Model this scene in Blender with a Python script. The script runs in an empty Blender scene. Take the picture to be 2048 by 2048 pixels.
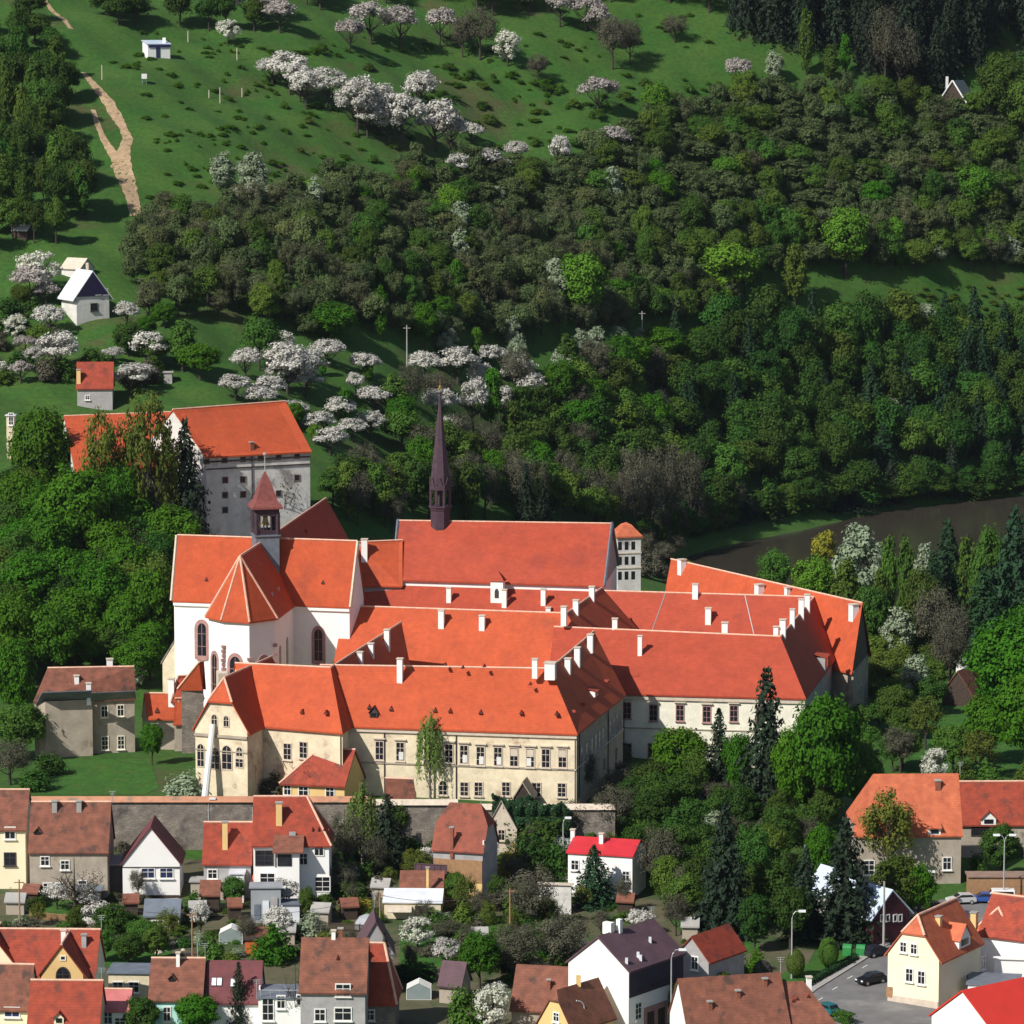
import bpy, bmesh, math, random
import numpy as np
from mathutils import Vector, Matrix
random.seed(7); rng = np.random.default_rng(11)
SC = bpy.context.scene; COL = SC.collection
R = math.radians
# ------------------------------------------------------------------ camera geometry (photo = 2048 px)
F = 7960.0; HC = 122.0; TH = R(7.4)
def ray(px, py):
    u = (px-1024)/F; v = (1024-py)/F
    return Vector((u, math.cos(TH)+v*math.sin(TH), -math.sin(TH)+v*math.cos(TH)))
def P(px, py, z):
    d = ray(px, py); t = (z-HC)/d.z
    return Vector((d.x*t, d.y*t, z))
def PY(px, py, Y):
    d = ray(px, py); t = Y/d.y
    return Vector((d.x*t, Y, HC+d.z*t))
# ------------------------------------------------------------------ terrain
PROF = {
 -500:[(200,-14),(480,-10),(588,-6),(591,0),(640,.5),(674,2),(746,23.7),(850,52),(1040,122),(1600,330)],
    0:[(200,-14),(480,-10),(588,-6),(591,0),(640,.5),(674,2),(746,23.7),(850,52),(1045,122),(1600,330)],
  350:[(200,-14),(480,-10),(588,-6),(591,0),(640,.5),(690,2),(746,22),(850,50),(1060,122),(1600,330)],
  700:[(200,-14),(480,-10),(588,-6),(591,0),(640,.3),(700,1),(760,12),(870,44),(1090,122),(1600,330)],
 1000:[(200,-14),(480,-10),(588,-6),(591,0),(720,0),(815,3),(900,22),(1020,74),(1120,122),(1600,330)],
 1200:[(200,-14),(480,-10),(588,-6),(593,-1),(720,-1),(840,-2),(900,8),(1000,58),(1125,122),(1600,330)],
 1340:[(200,-14),(480,-10),(588,-6),(604,-3),(720,-2),(830,-4),(860,-9),(915,-9),(927,-5),(945,2),(1030,60),(1130,122),(1600,320)],
 1700:[(200,-14),(480,-10),(588,-6),(650,-3),(780,-4),(850,-6),(870,-9),(975,-9),(991,-5),(1008,4),(1070,62),(1145,122),(1650,320)],
 2048:[(200,-14),(480,-10),(588,-6),(650,-3),(800,-4),(860,-6),(880,-9),(1012,-9),(1027,-5),(1043,4),(1100,62),(1175,122),(1650,320)],
 2700:[(200,-14),(480,-10),(588,-6),(650,-3),(820,-4),(880,-6),(900,-9),(1050,-9),(1065,-5),(1082,4),(1140,62),(1210,122),(1650,320)]}
CK = sorted(PROF)
TC = np.arange(-700, 2900, 30.0); TD = np.arange(200, 1640, 1.5)
def _table():
    base = np.array([[np.interp(TD, [q[0] for q in PROF[c]], [q[1] for q in PROF[c]]) for c in CK]])[0]
    z = np.array([np.interp(TC, CK, base[:, k]) for k in range(len(TD))]).T          # [col, D]
    k = np.exp(-.5*(np.arange(-9, 10)/3.6)**2); k /= k.sum()
    zp = np.pad(z, ((9, 9), (0, 0)), mode='edge'); zs = sum(k[i]*zp[i:i+len(TC)] for i in range(19))
    k2 = np.exp(-.5*(np.arange(-20, 21)/8.)**2); k2 /= k2.sum(); zp = np.pad(zs, ((0, 0), (20, 20)), mode='edge')
    zd = sum(k2[i]*zp[:, i:i+len(TD)] for i in range(41)); m = np.clip((TD-690)/60, 0, 1)
    return zs*(1-m)+zd*m
TT = _table()
def terr(X, Y):
    c = (1024+X/max(Y, 1)*F-TC[0])/30.0; c = min(max(c, 0), len(TC)-1.001); e = min(max((Y-200)/1.5, 0), len(TD)-1.001)
    i = int(c); j = int(e); a = c-i; b = e-j
    z = float((TT[i, j]*(1-a)+TT[i+1, j]*a)*(1-b)+(TT[i, j+1]*(1-a)+TT[i+1, j+1]*a)*b)
    if Y > 640:
        k = min(1, (Y-640)/80)
        z += k*(1.3*math.sin(X*.071+Y*.053)+.9*math.sin(X*.17-Y*.11+1)+.5*math.sin(X*.31+Y*.27))*(.35 if z < 1 else 1)*.8
    return z
def ground(px, py):
    d = ray(px, py); lo = 300/d.y; t = lo; st = 6.0
    while t < 1700:
        p = d*t
        if HC+p.z <= terr(p.x, p.y):
            a, b = t-st, t
            for _ in range(18):
                m = (a+b)/2; q = d*m
                if HC+q.z <= terr(q.x, q.y): b = m
                else: a = m
            q = d*b; return Vector((q.x, q.y, terr(q.x, q.y)))
        t += st
    q = d*1600; return Vector((q.x, q.y, terr(q.x, q.y)))
def scale_at(p): return F/(p.y*math.cos(TH)+(HC-p.z)*math.sin(TH))
# ------------------------------------------------------------------ materials
MATS = {}
def mat(name, c1, c2=None, scale=.6, rough=.85, detail=6, spots=None, spot_scale=.15, spot_lo=.55, bump=0, rows=0, objrand=0, trans=0, metal=0, brick=None, spec=.3, fine=0, famp=(.55, 1.3)):
    if name in MATS: return MATS[name]
    m = bpy.data.materials.new(name); m.use_nodes = True; MATS[name] = m
    nt = m.node_tree; N = nt.nodes; L = nt.links
    b = N['Principled BSDF']; out = N['Material Output']
    b.inputs['Roughness'].default_value = rough; b.inputs['Metallic'].default_value = metal
    b.inputs['Specular IOR Level'].default_value = spec
    tc = N.new('ShaderNodeTexCoord'); c2 = c2 or tuple(x*.75 for x in c1)
    nz = N.new('ShaderNodeTexNoise'); nz.inputs['Scale'].default_value = scale; nz.inputs['Detail'].default_value = detail
    L.new(tc.outputs['Object'], nz.inputs['Vector'])
    rp = N.new('ShaderNodeMapRange'); rp.inputs[1].default_value = .32; rp.inputs[2].default_value = .68
    L.new(nz.outputs['Fac'], rp.inputs[0])
    mx = N.new('ShaderNodeMix'); mx.data_type = 'RGBA'; L.new(rp.outputs[0], mx.inputs[0])
    mx.inputs[6].default_value = (*c1, 1); mx.inputs[7].default_value = (*c2, 1); col = mx.outputs[2]
    def mixin(fac, c, col, blend='MIX'):
        q = N.new('ShaderNodeMix'); q.data_type = 'RGBA'; q.blend_type = blend; L.new(fac, q.inputs[0]); L.new(col, q.inputs[6]); q.inputs[7].default_value = (*c, 1)
        return q.outputs[2]
    if spots:
        n2 = N.new('ShaderNodeTexNoise'); n2.inputs['Scale'].default_value = spot_scale; n2.inputs['Detail'].default_value = 8; n2.inputs['Roughness'].default_value = .65
        L.new(tc.outputs['Object'], n2.inputs['Vector'])
        r2 = N.new('ShaderNodeMapRange'); r2.inputs[1].default_value = spot_lo; r2.inputs[2].default_value = spot_lo+.1
        L.new(n2.outputs['Fac'], r2.inputs[0]); col = mixin(r2.outputs[0], spots, col)
    if fine:
        n5 = N.new('ShaderNodeTexNoise'); n5.inputs['Scale'].default_value = fine; n5.inputs['Detail'].default_value = 5; n5.inputs['Roughness'].default_value = .8; L.new(tc.outputs['Object'], n5.inputs['Vector'])
        r5 = N.new('ShaderNodeMapRange'); r5.inputs[1].default_value = .3; r5.inputs[2].default_value = .7; r5.inputs[3].default_value = famp[0]; r5.inputs[4].default_value = famp[1]; r5.clamp = False; L.new(n5.outputs['Fac'], r5.inputs[0])
        v5 = N.new('ShaderNodeVectorMath'); v5.operation = 'SCALE'; L.new(col, v5.inputs[0]); L.new(r5.outputs[0], v5.inputs['Scale']); col = v5.outputs[0]
    hgt = None
    if rows:
        sp = N.new('ShaderNodeSeparateXYZ'); L.new(tc.outputs['Object'], sp.inputs[0])
        mm = N.new('ShaderNodeMath'); mm.operation = 'MULTIPLY'; L.new(sp.outputs[2], mm.inputs[0]); mm.inputs[1].default_value = 1/rows
        fr = N.new('ShaderNodeMath'); fr.operation = 'FRACT'; L.new(mm.outputs[0], fr.inputs[0]); hgt = fr.outputs[0]
        r3 = N.new('ShaderNodeMapRange'); r3.inputs[1].default_value = .7; r3.inputs[2].default_value = 1.; r3.inputs[4].default_value = .35
        L.new(hgt, r3.inputs[0]); col = mixin(r3.outputs[0], tuple(x*.45 for x in c1), col)
    if brick:
        bt = N.new('ShaderNodeTexBrick'); mp = N.new('ShaderNodeVectorMath'); mp.operation = 'MULTIPLY_ADD'
        sp = N.new('ShaderNodeSeparateXYZ'); L.new(tc.outputs['Object'], sp.inputs[0]); cb = N.new('ShaderNodeCombineXYZ')
        ad = N.new('ShaderNodeMath'); ad.operation = 'ADD'; L.new(sp.outputs[0], ad.inputs[0]); L.new(sp.outputs[1], ad.inputs[1])
        L.new(ad.outputs[0], cb.inputs[0]); L.new(sp.outputs[2], cb.inputs[1])
        wv = N.new('ShaderNodeVectorMath'); wv.operation = 'ADD'; n4 = N.new('ShaderNodeTexNoise'); n4.inputs['Scale'].default_value = .9
        L.new(tc.outputs['Object'], n4.inputs['Vector']); L.new(cb.outputs[0], wv.inputs[0]); L.new(n4.outputs['Color'], wv.inputs[1]); L.new(wv.outputs[0], bt.inputs['Vector'])
        bt.inputs['Scale'].default_value = 1; bt.inputs['Brick Width'].default_value = brick[0]; bt.inputs['Row Height'].default_value = brick[1]; bt.inputs['Mortar Size'].default_value = .03
        L.new(col, bt.inputs['Color1']); bt.inputs['Mortar'].default_value = (*[x*.45 for x in c1], 1)
        q = N.new('ShaderNodeMix'); q.data_type = 'RGBA'; q.blend_type = 'MULTIPLY'; q.inputs[0].default_value = .5; L.new(col, q.inputs[6]); q.inputs[7].default_value = (.55, .5, .45, 1); L.new(q.outputs[2], bt.inputs['Color2'])
        col = bt.outputs['Color']
    if objrand:
        oi = N.new('ShaderNodeObjectInfo'); hs = N.new('ShaderNodeHueSaturation'); L.new(col, hs.inputs['Color'])
        a = N.new('ShaderNodeMapRange'); a.inputs[3].default_value = 1-objrand; a.inputs[4].default_value = 1+objrand; L.new(oi.outputs['Random'], a.inputs[0]); L.new(a.outputs[0], hs.inputs['Value'])
        m2 = N.new('ShaderNodeMath'); m2.operation = 'MULTIPLY'; m2.inputs[1].default_value = 7.31; L.new(oi.outputs['Random'], m2.inputs[0])
        f2 = N.new('ShaderNodeMath'); f2.operation = 'FRACT'; L.new(m2.outputs[0], f2.inputs[0])
        a2 = N.new('ShaderNodeMapRange'); a2.inputs[3].default_value = .5-.03*min(1, objrand*2.5); a2.inputs[4].default_value = .5+.035*min(1, objrand*2.5); L.new(f2.outputs[0], a2.inputs[0]); L.new(a2.outputs[0], hs.inputs['Hue'])
        col = hs.outputs[0]
    L.new(col, b.inputs['Base Color'])
    if bump:
        bp = N.new('ShaderNodeBump'); bp.inputs['Strength'].default_value = bump; bp.inputs['Distance'].default_value = .12
        L.new(hgt if hgt else nz.outputs['Fac'], bp.inputs['Height']); L.new(bp.outputs[0], b.inputs['Normal'])
    if trans:
        tr = N.new('ShaderNodeBsdfTranslucent'); L.new(col, tr.inputs['Color']); ms = N.new('ShaderNodeMixShader'); ms.inputs[0].default_value = trans
        L.new(b.outputs[0], ms.inputs[1]); L.new(tr.outputs[0], ms.inputs[2]); L.new(ms.outputs[0], out.inputs['Surface'])
    return m
TILE_O = mat('monastery_tiles', (.50,.088,.030), (.42,.075,.028), .35, .8, spots=(.36,.07,.03), spot_scale=.09, spot_lo=.56, bump=.25, rows=.26, fine=1.1, famp=(.8, 1.13))
TILE_P = mat('old_rose_tiles', (.41,.066,.032), (.34,.056,.028), .35, .8, spots=(.29,.052,.033), spot_scale=.09, spot_lo=.56, bump=.25, rows=.26, fine=1.1, famp=(.8, 1.13))
TILE_R = mat('red_tiles', (.36,.062,.032), (.25,.046,.027), .9, .8, spots=(.17,.045,.03), spot_scale=.4, bump=.5, rows=.3, fine=1.1, famp=(.8, 1.13))
TILE_RUST = mat('rust_tiles', (.30,.082,.05), (.20,.06,.04), .9, .8, spots=(.13,.05,.035), spot_scale=.4, bump=.5, rows=.3)
TILE_B = mat('brown_tiles', (.25,.092,.058), (.15,.06,.04), .9, .8, spots=(.08,.045,.035), spot_scale=.35, bump=.5, rows=.3, fine=1.1, famp=(.8, 1.13))
TILE_M = mat('maroon_tiles', (.17,.05,.055), (.12,.038,.042), .7, .75, bump=.4, rows=.3)
TILE_V = mat('violet_tiles', (.125,.07,.085), (.09,.052,.065), .7, .75, bump=.4, rows=.3)
TILE_SAL = mat('salmon_tiles', (.58,.16,.075), (.44,.11,.055), .8, .8, bump=.5, rows=.3, fine=1.1, famp=(.8, 1.13))
RIDGE = mat('pale_ridge_tiles', (.75,.48,.36), (.6,.34,.24), 1.5)
COPING = mat('weathered_coping', (.50,.24,.14), (.38,.19,.12), .8, .9, spots=(.24,.17,.12), spot_scale=.4)
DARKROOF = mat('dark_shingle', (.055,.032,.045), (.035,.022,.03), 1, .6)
TURR = mat('turret_shingle', (.24,.07,.06), (.15,.05,.045), 1.5, .8, rows=.3)
SLATE = mat('blue_grey_roof', (.16,.19,.23), (.12,.14,.17), .8, .5)
METB = mat('pale_blue_metal_roof', (.55,.64,.74), (.46,.54,.64), .5, .35, spec=.5)
METW = mat('pale_metal_roof', (.72,.74,.78), (.6,.63,.68), .5, .35, spec=.5)
REDMET = mat('red_metal_roof', (.58,.035,.045), (.48,.03,.04), .5, .45)
WHITE = mat('white_plaster', (.84,.83,.81), (.78,.77,.75), .3, .9, spots=(.72,.71,.69), spot_scale=.2, spot_lo=.6)
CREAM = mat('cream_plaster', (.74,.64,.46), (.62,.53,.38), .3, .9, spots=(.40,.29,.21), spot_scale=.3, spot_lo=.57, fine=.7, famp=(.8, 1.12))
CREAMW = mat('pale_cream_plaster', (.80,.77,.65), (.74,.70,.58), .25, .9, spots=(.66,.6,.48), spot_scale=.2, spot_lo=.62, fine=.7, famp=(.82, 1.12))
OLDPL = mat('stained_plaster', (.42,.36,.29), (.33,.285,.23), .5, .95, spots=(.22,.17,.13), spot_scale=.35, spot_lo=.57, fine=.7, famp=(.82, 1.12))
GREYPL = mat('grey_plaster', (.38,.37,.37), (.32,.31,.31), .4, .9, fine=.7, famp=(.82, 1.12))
YEL = mat('yellow_plaster', (.72,.50,.22), (.64,.44,.19), .4, .9)
YELP = mat('pale_yellow_plaster', (.82,.76,.55), (.77,.70,.49), .3, .9)
TURQ = mat('turquoise_plaster', (.42,.72,.66), (.38,.66,.60), .5)
BARNW = mat('old_lime_wall', (.70,.68,.64), (.54,.52,.49), .3, .95, spots=(.27,.25,.24), spot_scale=.22, spot_lo=.54, bump=.3, fine=.7, famp=(.82, 1.12))
STONE = mat('rubble_stone', (.30,.26,.22), (.17,.15,.135), .8, .95, spots=(.09,.08,.075), spot_scale=.3, bump=.6, brick=(.9,.38))
SANDST = mat('pink_sandstone', (.42,.24,.22), (.30,.17,.16), 1.2, .9)
LIMEST = mat('pale_stone', (.6,.52,.42), (.5,.42,.34), 1.2, .9)
BRICK = mat('brickwork', (.36,.13,.08), (.26,.1,.07), 1, .9, brick=(.5,.2))
GLASS = mat('window_glass', (.02,.022,.028), (.012,.013,.017), 1, .15, spec=.5)
BGLASS = mat('blue_window_glass', (.03,.04,.10), (.02,.03,.08), 1, .15, spec=.5)
CURT = mat('pale_curtain', (.7,.7,.68), (.6,.6,.58), 2)
FRW = mat('white_frame', (.78,.77,.74), (.7,.69,.66), 2, .6)
FRD = mat('dark_frame', (.06,.05,.05), (.04,.035,.035), 2, .7)
WOODD = mat('dark_wood', (.06,.04,.03), (.04,.028,.022), 2, .8)
WOODR = mat('dark_red_boards', (.07,.015,.022), (.05,.012,.018), 1.5, .7)
WOODN = mat('raw_wood', (.35,.2,.1), (.26,.15,.08), 2, .8)
ORANGEW = mat('orange_boards', (.55,.13,.03), (.42,.1,.03), 2, .7)
STEEL = mat('galvanised_steel', (.5,.52,.53), (.42,.44,.45), 2, .45, metal=.4)
LAMPW = mat('lamp_glass', (.82,.84,.85), (.75,.77,.78), 2, .3)
GOLD = mat('gilded_metal', (.6,.4,.12), (.5,.33,.1), 2, .35, metal=.7)
CONC = mat('concrete', (.36,.35,.33), (.28,.27,.26), .5, .9)
SHEETM = mat('grey_sheeting', (.34,.36,.38), (.27,.29,.31), .4, .5)
# ------------------------------------------------------------------ mesh builder
class MB:
    def __init__(s): s.v = []; s.f = []
    def face(s, pts):
        i = len(s.v); s.v += [Vector(p) for p in pts]; s.f.append(tuple(range(i, i+len(pts)))); return s
    def poly_prism(s, bot, top):
        n = len(bot); i = len(s.v); s.v += [Vector(p) for p in bot]+[Vector(p) for p in top]
        s.f.append(tuple(range(i+n-1, i-1, -1))); s.f.append(tuple(range(i+n, i+2*n)))
        for k in range(n): s.f.append((i+k, i+(k+1) % n, i+n+(k+1) % n, i+n+k))
        return s
    def obox(s, c, x, y, z, sx, sy, sz):
        c = Vector(c); x = Vector(x)*sx/2; y = Vector(y)*sy/2; z = Vector(z)*sz/2
        q = [c-x-y-z, c+x-y-z, c+x+y-z, c-x+y-z]; return s.poly_prism(q, [p+2*z for p in q])
    def box(s, c, sx, sy, sz, yaw=0):
        return s.obox(c, (math.cos(yaw), math.sin(yaw), 0), (-math.sin(yaw), math.cos(yaw), 0), (0, 0, 1), sx, sy, sz)
    def tube(s, pts, rad, n=6):
        pts = [Vector(p) for p in pts]; rad = rad if isinstance(rad, (list, tuple)) else [rad]*len(pts); rings = []
        for k, p in enumerate(pts):
            a = pts[min(k+1, len(pts)-1)]-pts[max(k-1, 0)]; a.normalize()
            u = a.cross(Vector((0, 0, 1)) if abs(a.z) < .9 else Vector((1, 0, 0))); u.normalize(); w = a.cross(u)
            i = len(s.v); rings.append(i)
            for j in range(n):
                t = 2*math.pi*j/n; s.v.append(p+(u*math.cos(t)+w*math.sin(t))*rad[k])
        for k in range(len(rings)-1):
            for j in range(n): s.f.append((rings[k]+j, rings[k]+(j+1) % n, rings[k+1]+(j+1) % n, rings[k+1]+j))
        s.f.append(tuple(rings[0]+j for j in range(n-1, -1, -1))); s.f.append(tuple(rings[-1]+j for j in range(n)))
        return s
    def lathe(s, c, prof, n=12, a0=0):
        c = Vector(c); rings = []
        for r, z in prof:
            i = len(s.v); rings.append(i)
            for j in range(n):
                t = a0+2*math.pi*j/n; s.v.append(c+Vector((r*math.cos(t), r*math.sin(t), z)))
        for k in range(len(rings)-1):
            for j in range(n): s.f.append((rings[k]+j, rings[k]+(j+1) % n, rings[k+1]+(j+1) % n, rings[k+1]+j))
        s.f.append(tuple(rings[0]+j for j in range(n-1, -1, -1))); s.f.append(tuple(rings[-1]+j for j in range(n)))
        return s
    def build(s, name, m, parent=None, smooth=False, org=None):
        me = bpy.data.meshes.new(name); o = Vector((0, 0, 0))
        if parent is not None: o = wloc(parent)
        elif org is not None: o = Vector(org)
        me.from_pydata([tuple(p-o) for p in s.v], [], s.f); me.materials.append(m)
        bm = bmesh.new(); bm.from_mesh(me); bmesh.ops.recalc_face_normals(bm, faces=bm.faces); bm.to_mesh(me); bm.free()
        if smooth: me.polygons.foreach_set('use_smooth', [True]*len(me.polygons))
        ob = bpy.data.objects.new(name, me); COL.objects.link(ob)
        if parent is not None: ob.parent = parent
        elif org is not None: ob.location = o
        return ob
def wloc(o):
    v = Vector(o.location)
    while o.parent: o = o.parent; v += Vector(o.location)
    return v
def tag(o, label=None, cat=None, group=None, kind=None):
    if label: o['label'] = label
    if cat: o['category'] = cat
    if group: o['group'] = group
    if kind: o['kind'] = kind
    return o
def thing(name, label, cat, loc, group=None):
    o = bpy.data.objects.new(name, None); COL.objects.link(o); o.location = loc; o.empty_display_size = .5
    return tag(o, label, cat, group)
# ------------------------------------------------------------------ setting: ground, river
def grid_mesh(name, m, pxs, Ds, zf):
    v = []; 
    for D in Ds:
        for c in pxs:
            X = (c-1024)/F*D; v.append((X, D, zf(X, D)))
    n = len(pxs); f = [(j*n+i, j*n+i+1, (j+1)*n+i+1, (j+1)*n+i) for j in range(len(Ds)-1) for i in range(n-1)]
    me = bpy.data.meshes.new(name); me.from_pydata(v, [], f); me.materials.append(m)
    me.polygons.foreach_set('use_smooth', [True]*len(f))
    o = bpy.data.objects.new(name, me); COL.objects.link(o); return o
GRASS = mat('meadow_grass', (.026,.088,.009), (.044,.100,.013), .10, .95, detail=12, spots=(.062,.072,.022), spot_scale=.04, spot_lo=.57, bump=.8, fine=.9)
Ds = sorted(set(list(np.arange(60, 480, 30.))+list(np.arange(480, 587, 3.))+[587.5, 588, 588.6, 589.3, 590, 590.6, 591, 592]+list(np.arange(594, 1100, 3.))+list(np.arange(1100, 1420, 12.))))
pxs = list(np.arange(-1400, -200, 60))+list(np.arange(-200, 2250, 14))+list(np.arange(2250, 3500, 60))
g = grid_mesh('ground', GRASS, pxs, Ds, terr); tag(g, kind='structure')
WATER = mat('river_water', (.050,.043,.033), (.043,.037,.029), .25, .14, bump=.12, spec=.35)
w = MB().face([(5, 800, -5.4), (420, 800, -5.4), (420, 1110, -5.4), (5, 1110, -5.4)]).build('river', WATER); tag(w, kind='structure')
def sheet(name, poly, m, lift=.05, step=3.0, hh=0, zf=None):
    """polygon given in photo pixels, laid on the ground as a thin sheet following it"""
    pts = [ground(*q) for q in poly]; xy = [(p.x, p.y) for p in pts]
    bm = bmesh.new(); bm.faces.new([bm.verts.new((x, y, 0)) for x, y in xy])
    bmesh.ops.triangulate(bm, faces=bm.faces)
    xs = [q[0] for q in xy]; ys = [q[1] for q in xy]
    for ax, lo, hi in ((0, min(xs), max(xs)), (1, min(ys), max(ys))):
        k = lo+step
        while k < hi:
            co = Vector((k, 0, 0)) if ax == 0 else Vector((0, k, 0)); no = Vector((1, 0, 0)) if ax == 0 else Vector((0, 1, 0))
            bmesh.ops.bisect_plane(bm, geom=list(bm.verts)+list(bm.edges)+list(bm.faces), plane_co=co, plane_no=no); k += step
    for v in bm.verts: v.co.z = terr(v.co.x, v.co.y)+lift+hh
    if hh:
        r = bmesh.ops.extrude_face_region(bm, geom=list(bm.faces))
        for e in r['geom']:
            if isinstance(e, bmesh.types.BMVert): e.co.z -= hh+.1
    bmesh.ops.recalc_face_normals(bm, faces=bm.faces)
    me = bpy.data.meshes.new(name); bm.to_mesh(me); bm.free(); me.materials.append(m)
    o = bpy.data.objects.new(name, me); COL.objects.link(o); tag(o, kind='structure'); return o
def ribbon(name, path, m, lift=.06):
    """path: (px, py, half width px)"""
    L = []; 
    P_ = []
    for i in range(len(path)-1):
        for k in range(6):
            a = k/6; P_.append(tuple(path[i][j]*(1-a)+path[i+1][j]*a for j in range(3)))
    P_.append(path[-1]); b = MB()
    rows = []
    for px, py, hw in P_:
        q = ground(px, py); s = scale_at(q); hm = hw/s*(.85+.3*random.random()); row = []
        for t in (-1, -.33, .33, 1):
            X = q.x+t*hm; row.append(Vector((X, q.y, terr(X, q.y)+lift)))
        i = len(b.v); b.v += row; rows.append(i)
    for a, c in zip(rows, rows[1:]):
        for k in range(3): b.f.append((a+k, a+k+1, c+k+1, c+k))
    return tag(b.build(name, m), kind='structure')
DIRT = mat('sandy_dirt', (.44,.31,.19), (.33,.23,.14), .5, .95, spots=(.16,.14,.06), spot_scale=.6, spot_lo=.54, fine=1.5)
ribbon('dirt_track', [(166,145,5),(190,172,9),(214,200,13),(232,232,12),(246,256,9),(256,278,10),(246,304,15),(242,330,20),(252,360,18),(264,395,15),(274,432,13)], DIRT)
ribbon('dirt_path', [(186,220,5),(196,252,6),(208,280,7),(224,305,10),(240,330,12)], DIRT, .09)
ribbon('garden_path', [(90,0,4),(104,22,5),(128,40,6),(142,58,5)], DIRT)
ribbon('footpath', [(1146,350,3),(1150,366,3),(1164,380,4)], DIRT)
ASPH = mat('asphalt', (.17,.165,.165), (.13,.127,.127), .5, .9, spots=(.21,.205,.2), spot_scale=.15)
PAVE = mat('pavement', (.36,.34,.32), (.3,.285,.27), .6, .9)
YARD = mat('trodden_earth', (.11,.095,.06), (.075,.075,.035), .3, .95, spots=(.04,.07,.02), spot_scale=.2, spot_lo=.5, bump=.4)
LAWN = mat('lawn_grass', (.038,.125,.012), (.028,.09,.010), .4, .95, detail=9, bump=.6, spots=(.06,.11,.016), spot_scale=.3, fine=1.5)
sheet('town_yard', [(-150,1660),(400,1720),(1000,1770),(1500,1800),(1660,1840),(1600,1960),(1450,2110),(-150,2110)], YARD, .03)
sheet('road', [(1480,2110),(1560,2040),(1640,1975),(1730,1922),(1790,1880),(1800,1838),(1880,1800),(2160,1782),(2160,2110)], ASPH, .08)
sheet('pavement', [(1540,2032),(1620,1972),(1715,1918),(1770,1884),(1780,1889),(1722,1926),(1632,1982),(1556,2044)], PAVE, .1, hh=.13)
sheet('lawn', [(120,1520),(300,1518),(318,1575),(290,1590),(70,1590),(100,1545)], LAWN, .05)
sheet('town_lawn', [(45,1800),(175,1800),(180,1832),(60,1834)], LAWN, .06)
sheet('orchard_lawn', [(190,1880),(345,1880),(340,1935),(200,1935)], LAWN, .06)
sheet('verge_lawn', [(1510,1975),(1590,1935),(1700,1905),(1712,1915),(1620,1962),(1530,2012)], LAWN, .06)
sheet('slope_lawn', [(1790,1430),(1960,1395),(2100,1400),(2100,1560),(1860,1560),(1790,1500)], LAWN, .05)
sheet('garden_lawn', [(1250,1530),(1330,1525),(1340,1580),(1262,1590)], LAWN, .06)
sheet('side_garden_lawn', [(1330,1830),(1500,1840),(1520,1900),(1420,1930)], LAWN, .07)
sheet('yard_lawn', [(800,1860),(980,1830),(1000,1880),(900,1935),(800,1930)], LAWN, .07)
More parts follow.
